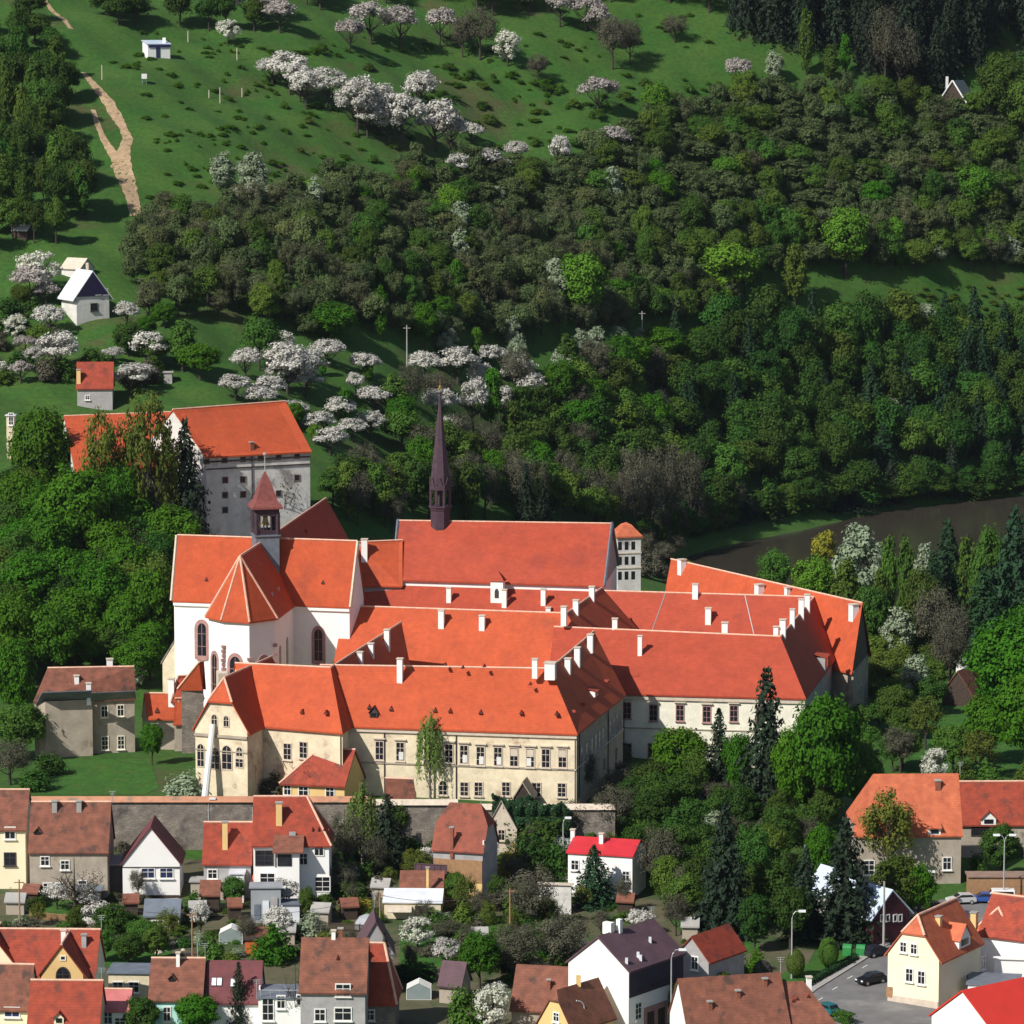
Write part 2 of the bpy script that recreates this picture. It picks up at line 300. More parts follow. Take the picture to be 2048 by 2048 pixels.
# ------------------------------------------------------------------ buildings
def roof_slab(faces, t):
    b = MB(); idx = {}; vs = []
    def key(p):
        k = (round(p.x, 3), round(p.y, 3), round(p.z, 3))
        if k not in idx: idx[k] = len(vs); vs.append(Vector(p))
        return idx[k]
    fs = [[key(p) for p in f] for f in faces]; fs = [[a for i, a in enumerate(f) if a != f[i-1]] for f in fs]
    n = len(vs); b.v = vs+[p-Vector((0, 0, t)) for p in vs]; cnt = {}
    for f in fs:
        b.f.append(tuple(f)); b.f.append(tuple(i+n for i in reversed(f)))
        for i in range(len(f)): e = (f[i], f[(i+1) % len(f)]); cnt.setdefault(tuple(sorted(e)), []).append(e)
    for e in cnt.values():
        if len(e) == 1: a, c = e[0]; b.f.append((a, c, c+n, a+n))
    return b
class W: pass
def wing(root, E0, E1, R0, R1, zb, ends=('gable', 'gable'), wm=None, rm=None, t=.28, over=.45, caps=True, half=None, walls=True, flare=0):
    E0, E1, R0, R1 = map(Vector, (E0, E1, R0, R1)); ze = E0.z; zr = R0.z
    d = (E1-E0); d.z = 0; d.normalize(); n = Vector((-d.y, d.x, 0))
    if (R0-E0).dot(n) < 0: n = -n
    w = (R0-E0).dot(n); o = W(); o.root = root; o.d = d; o.n = n; o.w = w
    def back(E, Rr, e):
        if e == 'hip': b = E+n*2*w
        else: b = 2*Rr-E
        b.z = ze; return b
    B0 = back(E0, R0, ends[0]); B1 = back(E1, R1, ends[1])
    o.E0, o.E1, o.R0, o.R1, o.B0, o.B1 = E0, E1, R0, R1, B0, B1
    faces = []; lines = [(R0, R1)]
    ef = [E0, E1]; fe0 = [R0]; 
    fr = [E0, E1]; bk = [B1, B0]
    H = []
    for i, (E, B, Rr, e) in enumerate(((E0, B0, R0, ends[0]), (E1, B1, R1, ends[1]))):
        if e == 'hip': H.append([E, B, Rr]); lines += [(Rr, E), (Rr, B)]
    a0 = a1 = None
    f1 = [E0, E1]; f2 = [B1, B0]
    if half and half[1] > 0:
        k = half[1]; sft = d*(-(w*k*.8)); T = E1.lerp(Vector((E1.x, E1.y, ze))+n*w+Vector((0, 0, zr-ze)), 1-k); Tb = B1.lerp(E1+n*w+Vector((0, 0, zr-ze)), 1-k)
        Rn = R1+sft; f1 += [T, Rn]; f2 = [Tb]+f2 if False else f2; H.append([T, Tb, Rn]); lines += [(Rn, T), (Rn, Tb)]; o.half1 = (T, Tb)
        lines[0] = (lines[0][0], Rn); R1e = Rn; b1 = [Rn, Tb]
    else: f1 += [R1]; R1e = R1; b1 = [R1]
    if half and half[0] > 0:
        k = half[0]; sft = d*(w*k*.8); T = E0.lerp(E0+n*w+Vector((0, 0, zr-ze)), 1-k); Tb = B0.lerp(E0+n*w+Vector((0, 0, zr-ze)), 1-k)
        Rn = R0+sft; f1 += [Rn, T]; H.append([T, Tb, Rn]); lines += [(Rn, T), (Rn, Tb)]; o.half0 = (T, Tb)
        lines[0] = (Rn, lines[0][1]); b0 = [Tb, Rn]
    else: f1 += [R0]; b0 = [R0]
    faces.append(f1); faces.append([B0]+b0+b1+[B1])
    faces += H
    rb = roof_slab(faces, t); o.roof = rb.build('roof', rm, root)
    if caps:
        c = MB()
        for a, b in lines: c.tube([a+Vector((0, 0, .02)), b+Vector((0, 0, .02))], .17, 6)
        c.build('ridge_tiles', RIDGE, o.roof)
    # walls
    gi = .22; sl = (zr-ze)/w; zt = ze-t+over*sl*.8
    i0 = d*(over if ends[0] == 'hip' else gi); i1 = -d*(over if ends[1] == 'hip' else gi); oo = n*over
    C = [E0+oo+i0, E1+oo+i1, B1-oo+i1, B0-oo+i0]
    for c in C: c.z = 0
    o.C = C; o.sides = {'e': (C[0], C[1]), 'end1': (C[1], C[2]), 'b': (C[2], C[3]), 'end0': (C[3], C[0])}; o.zb = zb; o.zt = zt
    if walls:
        b = MB(); up = lambda p, z: Vector((p.x, p.y, z))
        b.poly_prism([up(c, zb) for c in C], [up(c, zt) for c in C])
        for e, (i, j), hk in ((ends[0], (3, 0), half and half[0]), (ends[1], (1, 2), half and half[1])):
            if e == 'gable':
                p, q = C[i], C[j]; m = (p+q)/2; dd = d*(.5 if i == 3 else -.5); zz = zr-t-.06
                if hk:
                    k = hk*1.05; zk = zt+(zz-zt)*(1-k); pa = p.lerp(m, 1-k); qa = q.lerp(m, 1-k)
                    prof = [up(p, zt-.01), up(q, zt-.01), up(qa, zk), up(pa, zk)]
                else: prof = [up(p, zt-.01), up(q, zt-.01), up(m, zz)]
                b.poly_prism(prof, [x+dd for x in prof])
        o.wall = b.build('wall', wm, root)
    return o
def solve_zr(E0, E1, r, ze, slope):
    lo, hi = ze+.3, ze+40
    d = (E1-E0); d.z = 0; d.normalize(); n = Vector((-d.y, d.x, 0))
    for _ in range(50):
        m = (lo+hi)/2; q = P(r[0], r[1], m); w = (q-E0).dot(n if n.y > 0 else -n)
        # raising z pulls the point nearer
        if w <= .01 or (m-ze)/max(w, .01) > math.tan(R(slope)): hi = m
        else: lo = m
    return m
def wpx(root, e0, e1, r0, r1, ze, zr, zb, **k):
    E0 = P(*e0, ze); E1 = P(*e1, ze)
    return wing(root, E0, E1, P(*r0, zr), P(*r1, zr), zb, **k)
def wridge(root, r0, r1, zr, w, ze, zb, side=1, **k):
    """wing from its ridge in the picture and half width; side 1: eave e on the right/near side"""
    a = P(*r0, zr); b = P(*r1, zr); d = (b-a).normalized(); n = Vector((d.y, -d.x, 0))*side
    E0 = a+n*w; E1 = b+n*w; E0.z = E1.z = ze
    return wing(root, E0, E1, a, b, zb, **k)
def on_side(o, side, px, py=None):
    a, b = o.sides[side] if isinstance(side, str) else side; d = ray(px, py or 1024); e = b-a
    den = d.x*e.y-d.y*e.x; t = (a.x*e.y-a.y*e.x)/den
    p = d*t; p.z += HC; nn = Vector((e.y, -e.x, 0)).normalized()
    if nn.dot(Vector((d.x, d.y, 0))) > 0: nn = -nn
    return p, e.normalized(), nn
def win(o, side, px, py, w=1.1, h=1.9, fm=None, gm=None, sill=True, arch=False, mull=1, hood=None, fw=.14, root=None):
    """window at a photo pixel on a wall: part window, sub-part frame (and sill, hood)"""
    p, x, nn = on_side(o, side, px, py); z = Vector((0, 0, 1)); fm = fm or FRW; gm = gm or GLASS; root = root or o.root
    b = MB()
    def outline(ww, hh, off):
        if not arch: return [p+x*(-ww/2)-z*hh/2+nn*off, p+x*ww/2-z*hh/2+nn*off, p+x*ww/2+z*hh/2+nn*off, p-x*ww/2+z*hh/2+nn*off]
        q = [p-x*ww/2-z*hh/2+nn*off, p+x*ww/2-z*hh/2+nn*off]; top = hh/2-ww/2
        for k in range(9):
            t = math.pi*k/8; q.append(p+x*(ww/2*math.cos(t))+z*(top+ww/2*1.25*math.sin(t))+nn*off)
        return q
    b.poly_prism(outline(w, h, -.1), outline(w, h, .05)); g = b.build('window', gm, root)
    f = MB()
    A = outline(w, h, -.1); B = outline(w, h, .1); C2 = outline(w+2*fw, h+2*fw, -.1); D2 = outline(w+2*fw, h+2*fw, .1); m = len(A)
    i = len(f.v); f.v += A+B+C2+D2
    for k in range(m):
        l = (k+1) % m; f.f += [(i+m+k, i+m+l, i+3*m+l, i+3*m+k), (i+2*m+k, i+2*m+l, i+3*m+l, i+3*m+k), (i+k, i+l, i+m+l, i+m+k)]
    if mull:
        f.obox(p+nn*.06, x, nn, z, .07, .05, h); 
        for q in range(1 if h < 1.8 else 2): f.obox(p+nn*.064+z*h*((.12) if h < 1.8 else (.2-.4*q)), x, nn, z, w, .05, .07)
    f.build('window_frame', fm, g)
    if sill: MB().obox(p-z*(h/2+fw+.06)+nn*.12, x, nn, z, w+.5, .34, .13).build('window_sill', fm, g)
    if hood: MB().obox(p+z*(h/2+fw+.35)+nn*.16, x, nn, z, w+.75, .42, .16).build('window_hood', hood, g)
    return g
def door(o, side, px, zb, w, h, m=WOODD, root=None):
    p, x, nn = on_side(o, side, px, 1500); p.z = zb+h/2
    g = MB().obox(p, x, nn, (0, 0, 1), w, .16, h).build('door', m, root or o.root); return g
def hit(o, face, px, py):
    """point of a roof face under a photo pixel"""
    a, b, c = (o.E0, o.E1, o.R0) if face == 'e' else face
    n = (b-a).cross(c-a); d = ray(px, py); cam = Vector((0, 0, HC)); t = n.dot(a-cam)/n.dot(d); return cam+d*t
def chimney(o, px, yb, yt, w=.8, d=None, m=None, face='e', cap=True, parent=None):
    p = hit(o, face, px, yb); s = scale_at(p); h = (yb-yt)/s*1.0; d = d or w; yaw = math.atan2(o.d.y, o.d.x)
    b = MB().box(p+Vector((0, d/2, (h-1.2)/2)), w, d, h+1.2, yaw); pr = parent or o.roof
    c = b.build('chimney', m or WHITE, pr)
    if cap: MB().box(p+Vector((0, d/2, h+.06)), w+.22, d+.22, .14, yaw).build('chimney_cap', LIMEST if m is None else CONC, c)
    return c
def vent(o, px, py, w=.7, h=.6, face='e'):
    """little hooded vent on the roof slope"""
    p = hit(o, face, px, py); n = -o.n if face == 'e' else Vector((0, -1, 0)); x = o.d; z = Vector((0, 0, 1)); f = p+n*.25
    q = [f-x*w/2, f+x*w/2, f+z*h]; b = MB().poly_prism(q, [v-n*.9 for v in q]); v = b.build('roof_vent', TILE_R, o.roof)
    q = [f-x*w*.3+n*.02+z*.03, f+x*w*.3+n*.02+z*.03, f+z*h*.7+n*.02]; MB().poly_prism(q, [u+n*.02 for u in q]).build('vent_opening', FRD, v)
def dormer(o, px, py, w=1.6, h=1.4, rh=1.0, dp=3, face='e', rm=None, wm=None, shed=False):
    p = hit(o, face, px, py); n = -o.n; x = o.d; z = Vector((0, 0, 1)); f = p+n*.1-z*.1
    q = [f-x*w/2, f+x*w/2, f+x*w/2+z*h]+([] if shed else [f+z*(h+rh)])+[f-x*w/2+z*h]
    r = MB().poly_prism(q, [v-n*dp for v in q]).build('dormer', wm or WHITE, o.roof); ov = n*.2
    if shed:
        a = [f-x*(w/2+.15)+z*(h+.02)+n*.35, f+x*(w/2+.15)+z*(h+.02)+n*.35, f+x*(w/2+.15)+z*(h+rh)-n*dp, f-x*(w/2+.15)+z*(h+rh)-n*dp]
        roof_slab([a], .14).build('dormer_roof', rm or TILE_R, r)
    else:
        A = f-x*(w/2+.2)+z*(h-.15)+n*.25; B = f+x*(w/2+.2)+z*(h-.15)+n*.25; T = f+z*(h+rh+.12)+n*.25
        roof_slab([[A, T, T-n*dp, A-n*dp], [T, B, B-n*dp, T-n*dp]], .1).build('dormer_roof', rm or TILE_R, r)
    MB().obox(f+z*h*.52+n*.04, x, n, z, w*.62, .08, h*.62).build('dormer_window', GLASS, r)
    return r
# ------------------------------------------------------------------ the monastery
ZE, ZR = 10.8, 19.2
def org(px, py, z): return P(px, py, z)
def band(o, side, z, h=.28, pr=.1, m=None, name='string_course'):
    a, b = o.sides[side]; x = (b-a).normalized(); nn = Vector((x.y, -x.x, 0)); 
    if nn.dot(a+b) > 0: nn = -nn
    MB().obox(Vector((*((a+b)/2).xy, z))+nn*pr/2, x, nn, (0, 0, 1), (b-a).length+.1, pr+.1, h).build(name, m or LIMEST, o.wall)
def pipe(o, side, px, z0, z1):
    p, x, nn = on_side(o, side, px, 1500); p = p+nn*.12
    MB().tube([Vector((p.x, p.y, z0)), Vector((p.x, p.y, z1))], .09, 6).build('downpipe', FRD, o.wall)
# front wing
rt = thing('monastery_wing', 'long front wing with cracked cream facade and broad orange roof above the garden wall', 'monastery building', P(930, 1600, 0))
A = wpx(rt, (690, 1452.5), (1155, 1468), (640, 1330), (1100, 1337), ZE, ZR, -.5, ends=('gable', 'mitre'), wm=CREAM, rm=TILE_O)
for px, py in ((759,1501),(800.5,1503),(850,1505),(898,1506.6),(928,1509),(961,1512),(996,1513),(1028,1514),(1060.5,1515.6),(1091.6,1516.4),(1125,1516.4)):
    if px in (850,): continue
    g_ = win(A, 'e', px, py, 1.15, 2.75, fm=LIMEST, hood=LIMEST)
    if px in (928, 961, 996, 1060.5, 800.5): 
        p, x, nn = on_side(A, 'e', px, py); MB().obox(p-Vector((0, 0, .65))+nn*.09+x*random.choice((-.2, .15)), x, nn, (0, 0, 1), .7, .05, 1.2).build('curtain', CURT, g_)
    if px in (1125, 1060.5, 1028): 
        p, x, nn = on_side(A, 'e', px, py); MB().obox(p+Vector((0, 0, .7))+nn*.09, x, nn, (0, 0, 1), 1.05, .05, 1.1).build('blind', LIMEST, g_)
for px, py in ((886,1576),(928.6,1578),(957,1578),(1012,1577.8),(1073.5,1579),(1123.5,1580)): win(A, 'e', px, py, 1.15, 2.0, fm=LIMEST, arch=px == 886)
band(A, 'e', 5.2, .22, .12, OLDPL); band(A, 'e', ZE-.55, .5, .25, LIMEST, 'cornice'); pipe(A, 'e', 769, 0, ZE); pipe(A, 'e', 912.5, 0, ZE)
for px in (738,782,870,900,961,1042,1113): vent(A, px, {738:1417,782:1420,870:1423,900:1424,961:1427,1042:1428,1113:1430}[px])
for px, py in ((890,1331),(968,1334),(1060,1370),(925,1337)): vent(A, px, py, .55, .45)
chimney(A, 800, 1358, 1318, .85); chimney(A, 1070, 1342, 1319, .8)
dormer(A, 747, 1433, 1.25, .8, .8, 2.4, rm=DARKROOF, wm=FRD)
c_ = chimney(A, 1101, 1345, 1327, 1.6)
# east wing
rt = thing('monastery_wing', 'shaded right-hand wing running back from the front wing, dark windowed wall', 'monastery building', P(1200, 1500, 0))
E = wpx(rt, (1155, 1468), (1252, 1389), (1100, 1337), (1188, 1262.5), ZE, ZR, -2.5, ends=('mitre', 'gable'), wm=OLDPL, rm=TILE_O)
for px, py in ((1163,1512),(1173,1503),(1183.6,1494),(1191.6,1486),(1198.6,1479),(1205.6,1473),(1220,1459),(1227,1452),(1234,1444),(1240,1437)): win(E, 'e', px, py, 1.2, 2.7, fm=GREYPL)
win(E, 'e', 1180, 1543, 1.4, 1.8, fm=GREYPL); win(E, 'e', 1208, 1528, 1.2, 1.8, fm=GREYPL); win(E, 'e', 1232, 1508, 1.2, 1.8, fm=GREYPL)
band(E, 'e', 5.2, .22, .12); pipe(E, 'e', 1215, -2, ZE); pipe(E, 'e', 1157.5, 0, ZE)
for px, yb, yt in ((1136,1340,1318),(1155,1322,1296),(1181,1292,1270)): chimney(E, px, yb, yt, .9)
dormer(E, 1192, 1391, 2.2, .9, 1.2, 3.4, shed=True)
for px, py in ((1216, 1364),(1167,1411),(1148,1425)): vent(E, px, py, .5, .4)
# left wing of the cloister with its front block
rt = thing('monastery_wing', 'projecting front block with plain orange roof left of the long front wing', 'monastery building', P(620, 1580, 0))
K = wpx(rt, (490, 1450), (685, 1466), (470, 1326), (661, 1335), ZE, ZR, -.5, ends=('gable', 'mitre'), wm=CREAM, rm=TILE_O)
Q = wing(rt, K.E1, K.E1+(P(803,1244,ZR)-K.R1)*Vector((1,1,0)).length/1.41421 if False else K.E1+Vector((*(P(803,1244,ZR)-K.R1).xy, 0)), K.R1, P(803, 1244, ZR), -.5, ends=('mitre', 'gable'), wm=CREAM, rm=TILE_O)
win(K, 'e', 575, 1503, 1.2, 2.4, fm=LIMEST); win(K, 'e', 607, 1500, 1.2, 2.4, fm=LIMEST)
for px, py in ((604,1426),(652,1428)): vent(K, px, py)
for px, yb, yt in ((720,1326,1305),(742,1310,1288),(774,1296,1260)): chimney(Q, px, yb, yt, .85)
# wing towards the viewer with the half-hipped gable
rt = thing('monastery_wing', 'gabled wing with clipped hip, arched windows and a white chute leaning on it', 'monastery building', P(441, 1587, 0))
E0 = P(499, 1468, ZE); E1 = P(556, 1447, ZE); ax = Vector((*(P(523.5,1329,ZR)-P(440,1380,ZR)).xy, 0)).normalized()
mid = (P(499, 1468, ZE)+P(384, 1459, ZE))/2; R0 = Vector((mid.x, mid.y, ZR-.3)); hw = (P(499,1468,ZE)-P(384,1459,ZE)).length/2
ax = Vector((.30, .954, 0)).normalized()
L_ = wing(rt, E0, E0+ax*22, R0, R0+ax*22, -.5, ends=('gable', 'gable'), wm=CREAM, rm=TILE_O, half=(.42, 0))
for px, py, w_, h_, a_ in ((429,1441,.9,1.6,1),(452.7,1443,.8,1.5,1),(401.7,1511,1.1,3.3,1),(454,1516,1.6,3.4,1),(430,1518,1.5,3.0,1),(479,1504,1.0,1.2,1),(479,1526,1.2,1.2,0)):
    win(L_, 'end0', px, py, w_, h_, fm=LIMEST, arch=bool(a_), sill=False)
band(L_, 'end0', ZE-.7, .4, .25, OLDPL, 'cornice'); band(L_, 'end0', ZE-3, .15, .1, OLDPL)
win(L_, 'e', 530, 1500, 1.1, 2.4, fm=OLDPL)
q = P(410, 1583, .3); q2 = on_side(L_, 'end0', 426, 1447)[0]+Vector((0, -.5, 0))
b = MB(); b.tube([Vector((q2.x-1.2, q2.y-2.4, .2)), q2], [.55, .42], 8); tag(b.build('rubble_chute', WHITE, org=(q.x, q.y, 0)), 'long white rubble chute leaning from gable window to the ground', 'chute')
# back wing of the cloister
rt = thing('monastery_wing', 'middle wing with two white chimneys on its orange roof, behind the front roof', 'monastery building', P(940, 1335, 0))
cr0 = P(690, 1211.5, ZR); cr1 = P(1133, 1226.5, ZR); dC = (cr1-cr0).normalized(); nC = Vector((dC.y, -dC.x, 0)); hr1 = P(1195, 1182, ZR); dH = (hr1-cr1).normalized(); nH = Vector((dH.y, -dH.x, 0))
cE0 = cr0+nC*7.6; bis = nC+nH; cE1 = cr1+bis*(7.6/bis.dot(nC)); cE0.z = cE1.z = ZE
C_ = wing(rt, cE0, cE1, cr0, cr1, -1, ends=('gable', 'mitre'), wm=CREAM, rm=TILE_O)
for px, yb, yt in ((883,1258,1221),(964.5,1262,1232)): chimney(C_, px, yb, yt, .95)
rt = thing('monastery_wing', 'short shaded wing with three white chimneys between two long orange roofs', 'monastery building', P(1150, 1270, 0))
hr2 = cr1+dH*((hr1-cr1).length+4); hE1 = hr2+nH*(bis*(7.6/bis.dot(nC))).dot(nH); hE1.z = ZE
Hh = wing(rt, cE1, hE1, cr1, hr2, -1, ends=('mitre', 'gable'), wm=CREAM, rm=TILE_O)
for px, yb, yt in ((1128,1238,1214),(1152,1228,1201),(1184,1200,1174)): chimney(Hh, px, yb, yt, .9)
# right wing
rt = thing('monastery_wing', 'right wing with clean white facade, small hooded windows and rose roof', 'monastery building', P(1330, 1520, -2))
D_ = wpx(rt, (1093, 1383.4), (1612, 1397), (1108, 1253.5), (1561, 1273), 8.8, 17.2, -3, ends=('gable', 'mitre'), wm=CREAMW, rm=TILE_P)
for px, py in ((1254,1421),(1306.8,1425.6),(1360,1425.6),(1413.5,1428.5),(1467.6,1427),(1520,1430)): win(D_, 'e', px, py, 1.15, 2.5, fm=SANDST, hood=LIMEST)
for px, py in ((1254,1501),(1305,1501)): win(D_, 'e', px, py, 1.3, 2.2, fm=SANDST)
band(D_, 'e', 3.1, .18, .1, OLDPL); band(D_, 'e', 8.1, .5, .25, LIMEST, 'cornice'); pipe(D_, 'e', 1248, -2, 8.8)
for px, yb, yt, w_ in ((1230,1268,1238,.85),(1280,1324,1272,.7),(1450,1283,1246,1.),(1552,1289,1254,.8)): chimney(D_, px, yb, yt, w_)
for px in (1269, 1399): dormer(D_, px, 1358, 1.1, .7, 1.6, 2.2, shed=True, rm=TILE_P, wm=FRD)
for px in (1438,):
    a = hit(D_, 'e', 1441, 1277); c = hit(D_, 'e', 1434, 1388); MB().tube([a-D_.n*.05, c-D_.n*.05], .06, 4).build('lightning_rod', STEEL, D_.roof)
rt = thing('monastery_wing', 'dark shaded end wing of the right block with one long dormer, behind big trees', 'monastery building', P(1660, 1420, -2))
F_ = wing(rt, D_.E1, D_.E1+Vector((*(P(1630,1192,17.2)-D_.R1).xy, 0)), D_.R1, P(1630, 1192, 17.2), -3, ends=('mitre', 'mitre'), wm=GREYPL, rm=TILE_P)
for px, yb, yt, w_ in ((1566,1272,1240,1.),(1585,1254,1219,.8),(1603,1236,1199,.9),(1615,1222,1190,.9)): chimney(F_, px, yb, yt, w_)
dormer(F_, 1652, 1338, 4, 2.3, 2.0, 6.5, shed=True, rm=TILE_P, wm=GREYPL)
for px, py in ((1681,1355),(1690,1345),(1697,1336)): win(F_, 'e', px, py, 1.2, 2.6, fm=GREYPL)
rt = thing('monastery_wing', 'rear wing with rose roof and one chimney, behind the white right facade', 'monastery building', P(1400, 1290, -2))
G_ = wridge(rt, (1190, 1181), (1632, 1194), 17.2, 7.6, 8.8, -3, side=1, ends=('gable', 'mitre'), wm=CREAMW, rm=TILE_P)
chimney(G_, 1417, 1250, 1217, 1.); chimney(G_, 1391, 1199, 1169, 1.)
for x0, y0, x1, y1 in ((1331,1186,1304,1262),(1490,1190,1508,1268)):
    MB().tube([hit(G_, 'e', x0, y0)-G_.n*.05, hit(G_, 'e', x1, y1)-G_.n*.05], .09, 4).build('lightning_rod', STEEL, G_.roof)
rt = thing('monastery_wing', 'far right wing whose bright orange roof slopes down toward the trees', 'monastery building', P(1700, 1400, -2))
R0 = P(1342, 1118, 18); R1 = P(1725, 1206, 18); E1 = P(1704, 1347, 7.3); dv = R0-R1; E0 = E1+Vector((dv.x, dv.y, 0))
I_ = wing(rt, E0, E1, R0, R1, -3, ends=('gable', 'mitre'), wm=OLDPL, rm=TILE_O)
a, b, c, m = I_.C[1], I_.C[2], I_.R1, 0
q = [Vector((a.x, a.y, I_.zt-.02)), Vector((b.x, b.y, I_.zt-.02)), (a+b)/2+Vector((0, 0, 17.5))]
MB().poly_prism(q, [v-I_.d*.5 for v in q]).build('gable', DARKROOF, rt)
for px, yb, yt, w_ in ((1364,1146,1120,1.2),(1519,1198,1170,1.3),(1575,1196,1176,.8),(1708,1238,1210,1.3)): chimney(I_, px, yb, yt, w_)
for px, py in ((1722,1385),(1733,1378)): win(I_, 'end1', px, py, 1., 2.4, fm=GREYPL)
# nave hall
rt = thing('abbey_hall', 'tall rose-roofed hall carrying a slender dark needle spire', 'church', P(1000, 1230, 0))
N_ = wpx(rt, (786, 1159), (1208, 1172), (797, 1041), (1223, 1047), 16, 25.6, -1, wm=WHITE, rm=TILE_P)
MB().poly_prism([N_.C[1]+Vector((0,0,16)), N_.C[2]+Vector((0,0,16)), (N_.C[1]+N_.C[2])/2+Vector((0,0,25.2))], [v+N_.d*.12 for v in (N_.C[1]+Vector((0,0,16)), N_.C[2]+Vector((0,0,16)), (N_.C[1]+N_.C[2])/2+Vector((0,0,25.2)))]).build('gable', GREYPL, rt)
win(N_, 'end1', 1224, 1118, .9, 4, fm=GREYPL, arch=True, sill=False)
for e, r_ in ((N_.E0, N_.R0), (N_.E1, N_.R1)):
    for ee in (e, 2*r_-e):
        ee = Vector((ee.x, ee.y, e.z)); dd = N_.d*(-.1 if r_ is N_.R0 else .1)
        MB().tube([ee+dd, r_+dd+Vector((0, 0, .15))], .26, 4).build('verge', SLATE, N_.roof)
# aisle below
bt = thing('cloister_aisle', 'low rose lean-to roof with three chimneys along the foot of the tall hall', 'monastery building', P(1000, 1280, 0))
e0 = P(700, 1274, 6.5); e1 = P(1250, 1290, 6.5); n = N_.n; E0 = N_.E0+N_.d*-14-n*12.5; E1 = N_.E1+N_.d*9-n*12.5; E0.z = E1.z = 6.5
tp0 = N_.E0+N_.d*-14+n*.3; tp1 = N_.E1+N_.d*9+n*.3; tp0.z = tp1.z = 14.9
Br = W(); Br.root = bt; Br.E0, Br.E1, Br.R0, Br.d, Br.n = E0, E1, tp0, N_.d, N_.n
Br.roof = roof_slab([[E0, E1, tp1, tp0]], .3).build('roof', TILE_P, bt)
q = [Vector((*v.xy, -1)) for v in (E0+n*.5, E1+n*.5, tp1-n*.2, tp0-n*.2)]
Br.wall = MB().poly_prism(q, [Vector((*q[0].xy, 6.3)), Vector((*q[1].xy, 6.3)), Vector((*q[2].xy, 14.3)), Vector((*q[3].xy, 14.3))]).build('wall', CREAM, bt)
for px, yb, yt in ((898,1206,1176),(1009,1216,1180),(1087,1212,1179),(1097,1226,1216)): chimney(Br, px, yb, yt, .85)
p = hit(Br, 'e', 993.5, 1206); d, n = N_.d, N_.n
t_ = MB().obox(p+Vector((0, 0, 1))+n*1., d, n, (0, 0, 1), 2.3, 2, 6).build('bell_dormer', WHITE, bt)
c0 = p+n*1+Vector((0, 0, 4.0)); qq = [c0-d*1.4-n*1.25, c0+d*1.4-n*1.25, c0+d*1.4+n*1.25, c0-d*1.4+n*1.25]; mb = MB()
for k in range(4): mb.face([qq[k], qq[(k+1) % 4], c0+Vector((0, 0, 1.9))])
mb.f.append((0, 1, 4, 7)); mb.build('dormer_roof', TILE_P, t_)
q = [p-n*.06+d*x_+Vector((0, 0, z_)) for x_, z_ in ((-.38, .9), (.38, .9), (.38, 2.1), (.25, 2.5), (0, 2.65), (-.25, 2.5), (-.38, 2.1))]; MB().poly_prism(q, [v+n*.1 for v in q]).build('arched_opening', FRD, t_)
# spire
rp = (N_.R0+(N_.R1-N_.R0)*((881-797)/(1223-797))); s = scale_at(rp)
zof = lambda y: 25.6+(1043-y)/s*1.02
sp = thing('needle_spire', 'slender dark violet needle spire rising from the tall hall ridge', 'spire', rp)
SPM = mat('dark_copper_shingle', (.075,.045,.062), (.05,.03,.042), 1.2, .6, rows=.35)
r = 22/s
MB().lathe((rp.x, rp.y, 0), [(r*.93, 20.5), (r*.93, zof(1022)), (r*1.0, zof(1020)), (r*1.02, zof(1016)), (r*1.12, zof(1015)), (r*1.12, zof(1012)), (r*.5, zof(1012))], 8, R(22.5)).build('shaft', SPM, sp)
MB().lathe((rp.x, rp.y, 0), [(r*.45, zof(1013)), (r*.45, zof(968))], 8, R(22.5)).build('core', FRD, sp)
pm = MB()
for k in range(8):
    t = R(22.5)+k*math.pi/4; x, y = rp.x+r*.92*math.cos(t), rp.y+r*.92*math.sin(t); pm.tube([(x, y, zof(1013)), (x, y, zof(968))], .26, 5)
pm.build('arcade', SPM, sp)
gm_ = MB()
for k in range(8):
    t = R(45)+k*math.pi/4; o_ = Vector((math.cos(t), math.sin(t), 0)); tt = Vector((-o_.y, o_.x, 0)); c0 = Vector((rp.x, rp.y, 0))+o_*r*.9
    q = [c0-tt*r*.36+Vector((0, 0, zof(980))), c0+tt*r*.36+Vector((0, 0, zof(980))), c0+Vector((0, 0, zof(955)))]
    gm_.poly_prism(q, [v+o_*.15 for v in q])
gm_.build('gablets', SPM, sp)
MB().lathe((rp.x, rp.y, 0), [(r*.96, zof(978)), (r*.9, zof(955)), (r*.52, zof(885)), (r*.25, zof(830)), (.1, zof(790)), (.05, zof(788))], 8, R(22.5)).build('spire_roof', SPM, sp)
MB().lathe((rp.x, rp.y, 0), [(.06, zof(792)), (.06, zof(784)), (.26, zof(782)), (.26, zof(777)), (.05, zof(775)), (.04, zof(763))], 8).build('finial', GOLD, sp)
# church with transept, choir, turret
rt = thing('monastery_church', 'white gothic church with orange roofs, polygonal apse and dark bell turret', 'church', P(520, 1360, 2))
ZC, ZCR = 19.8, 30.6
T_ = wpx(rt, (344, 1201), (700, 1214), (355, 1070), (715, 1082), ZC, ZCR, 1, wm=WHITE, rm=TILE_O)
for e, r_ in ((T_.E0, T_.R0), (T_.E1, T_.R1)):
    MB().tube([e+T_.d*(-.1 if r_ is T_.R0 else .1), r_+T_.d*(-.1 if r_ is T_.R0 else .1)], .3, 4).build('verge', LIMEST, T_.roof)
band(T_, 'e', ZC-.5, .7, .3, WHITE, 'cornice')
win(T_, 'e', 404, 1280, 1.5, 5.4, fm=SANDST, arch=True, fw=.55, sill=True); win(T_, 'e', 637, 1291, 1.4, 5.2, fm=SANDST, arch=True, fw=.5)
vent(T_, 413, 1161); vent(T_, 646, 1167)
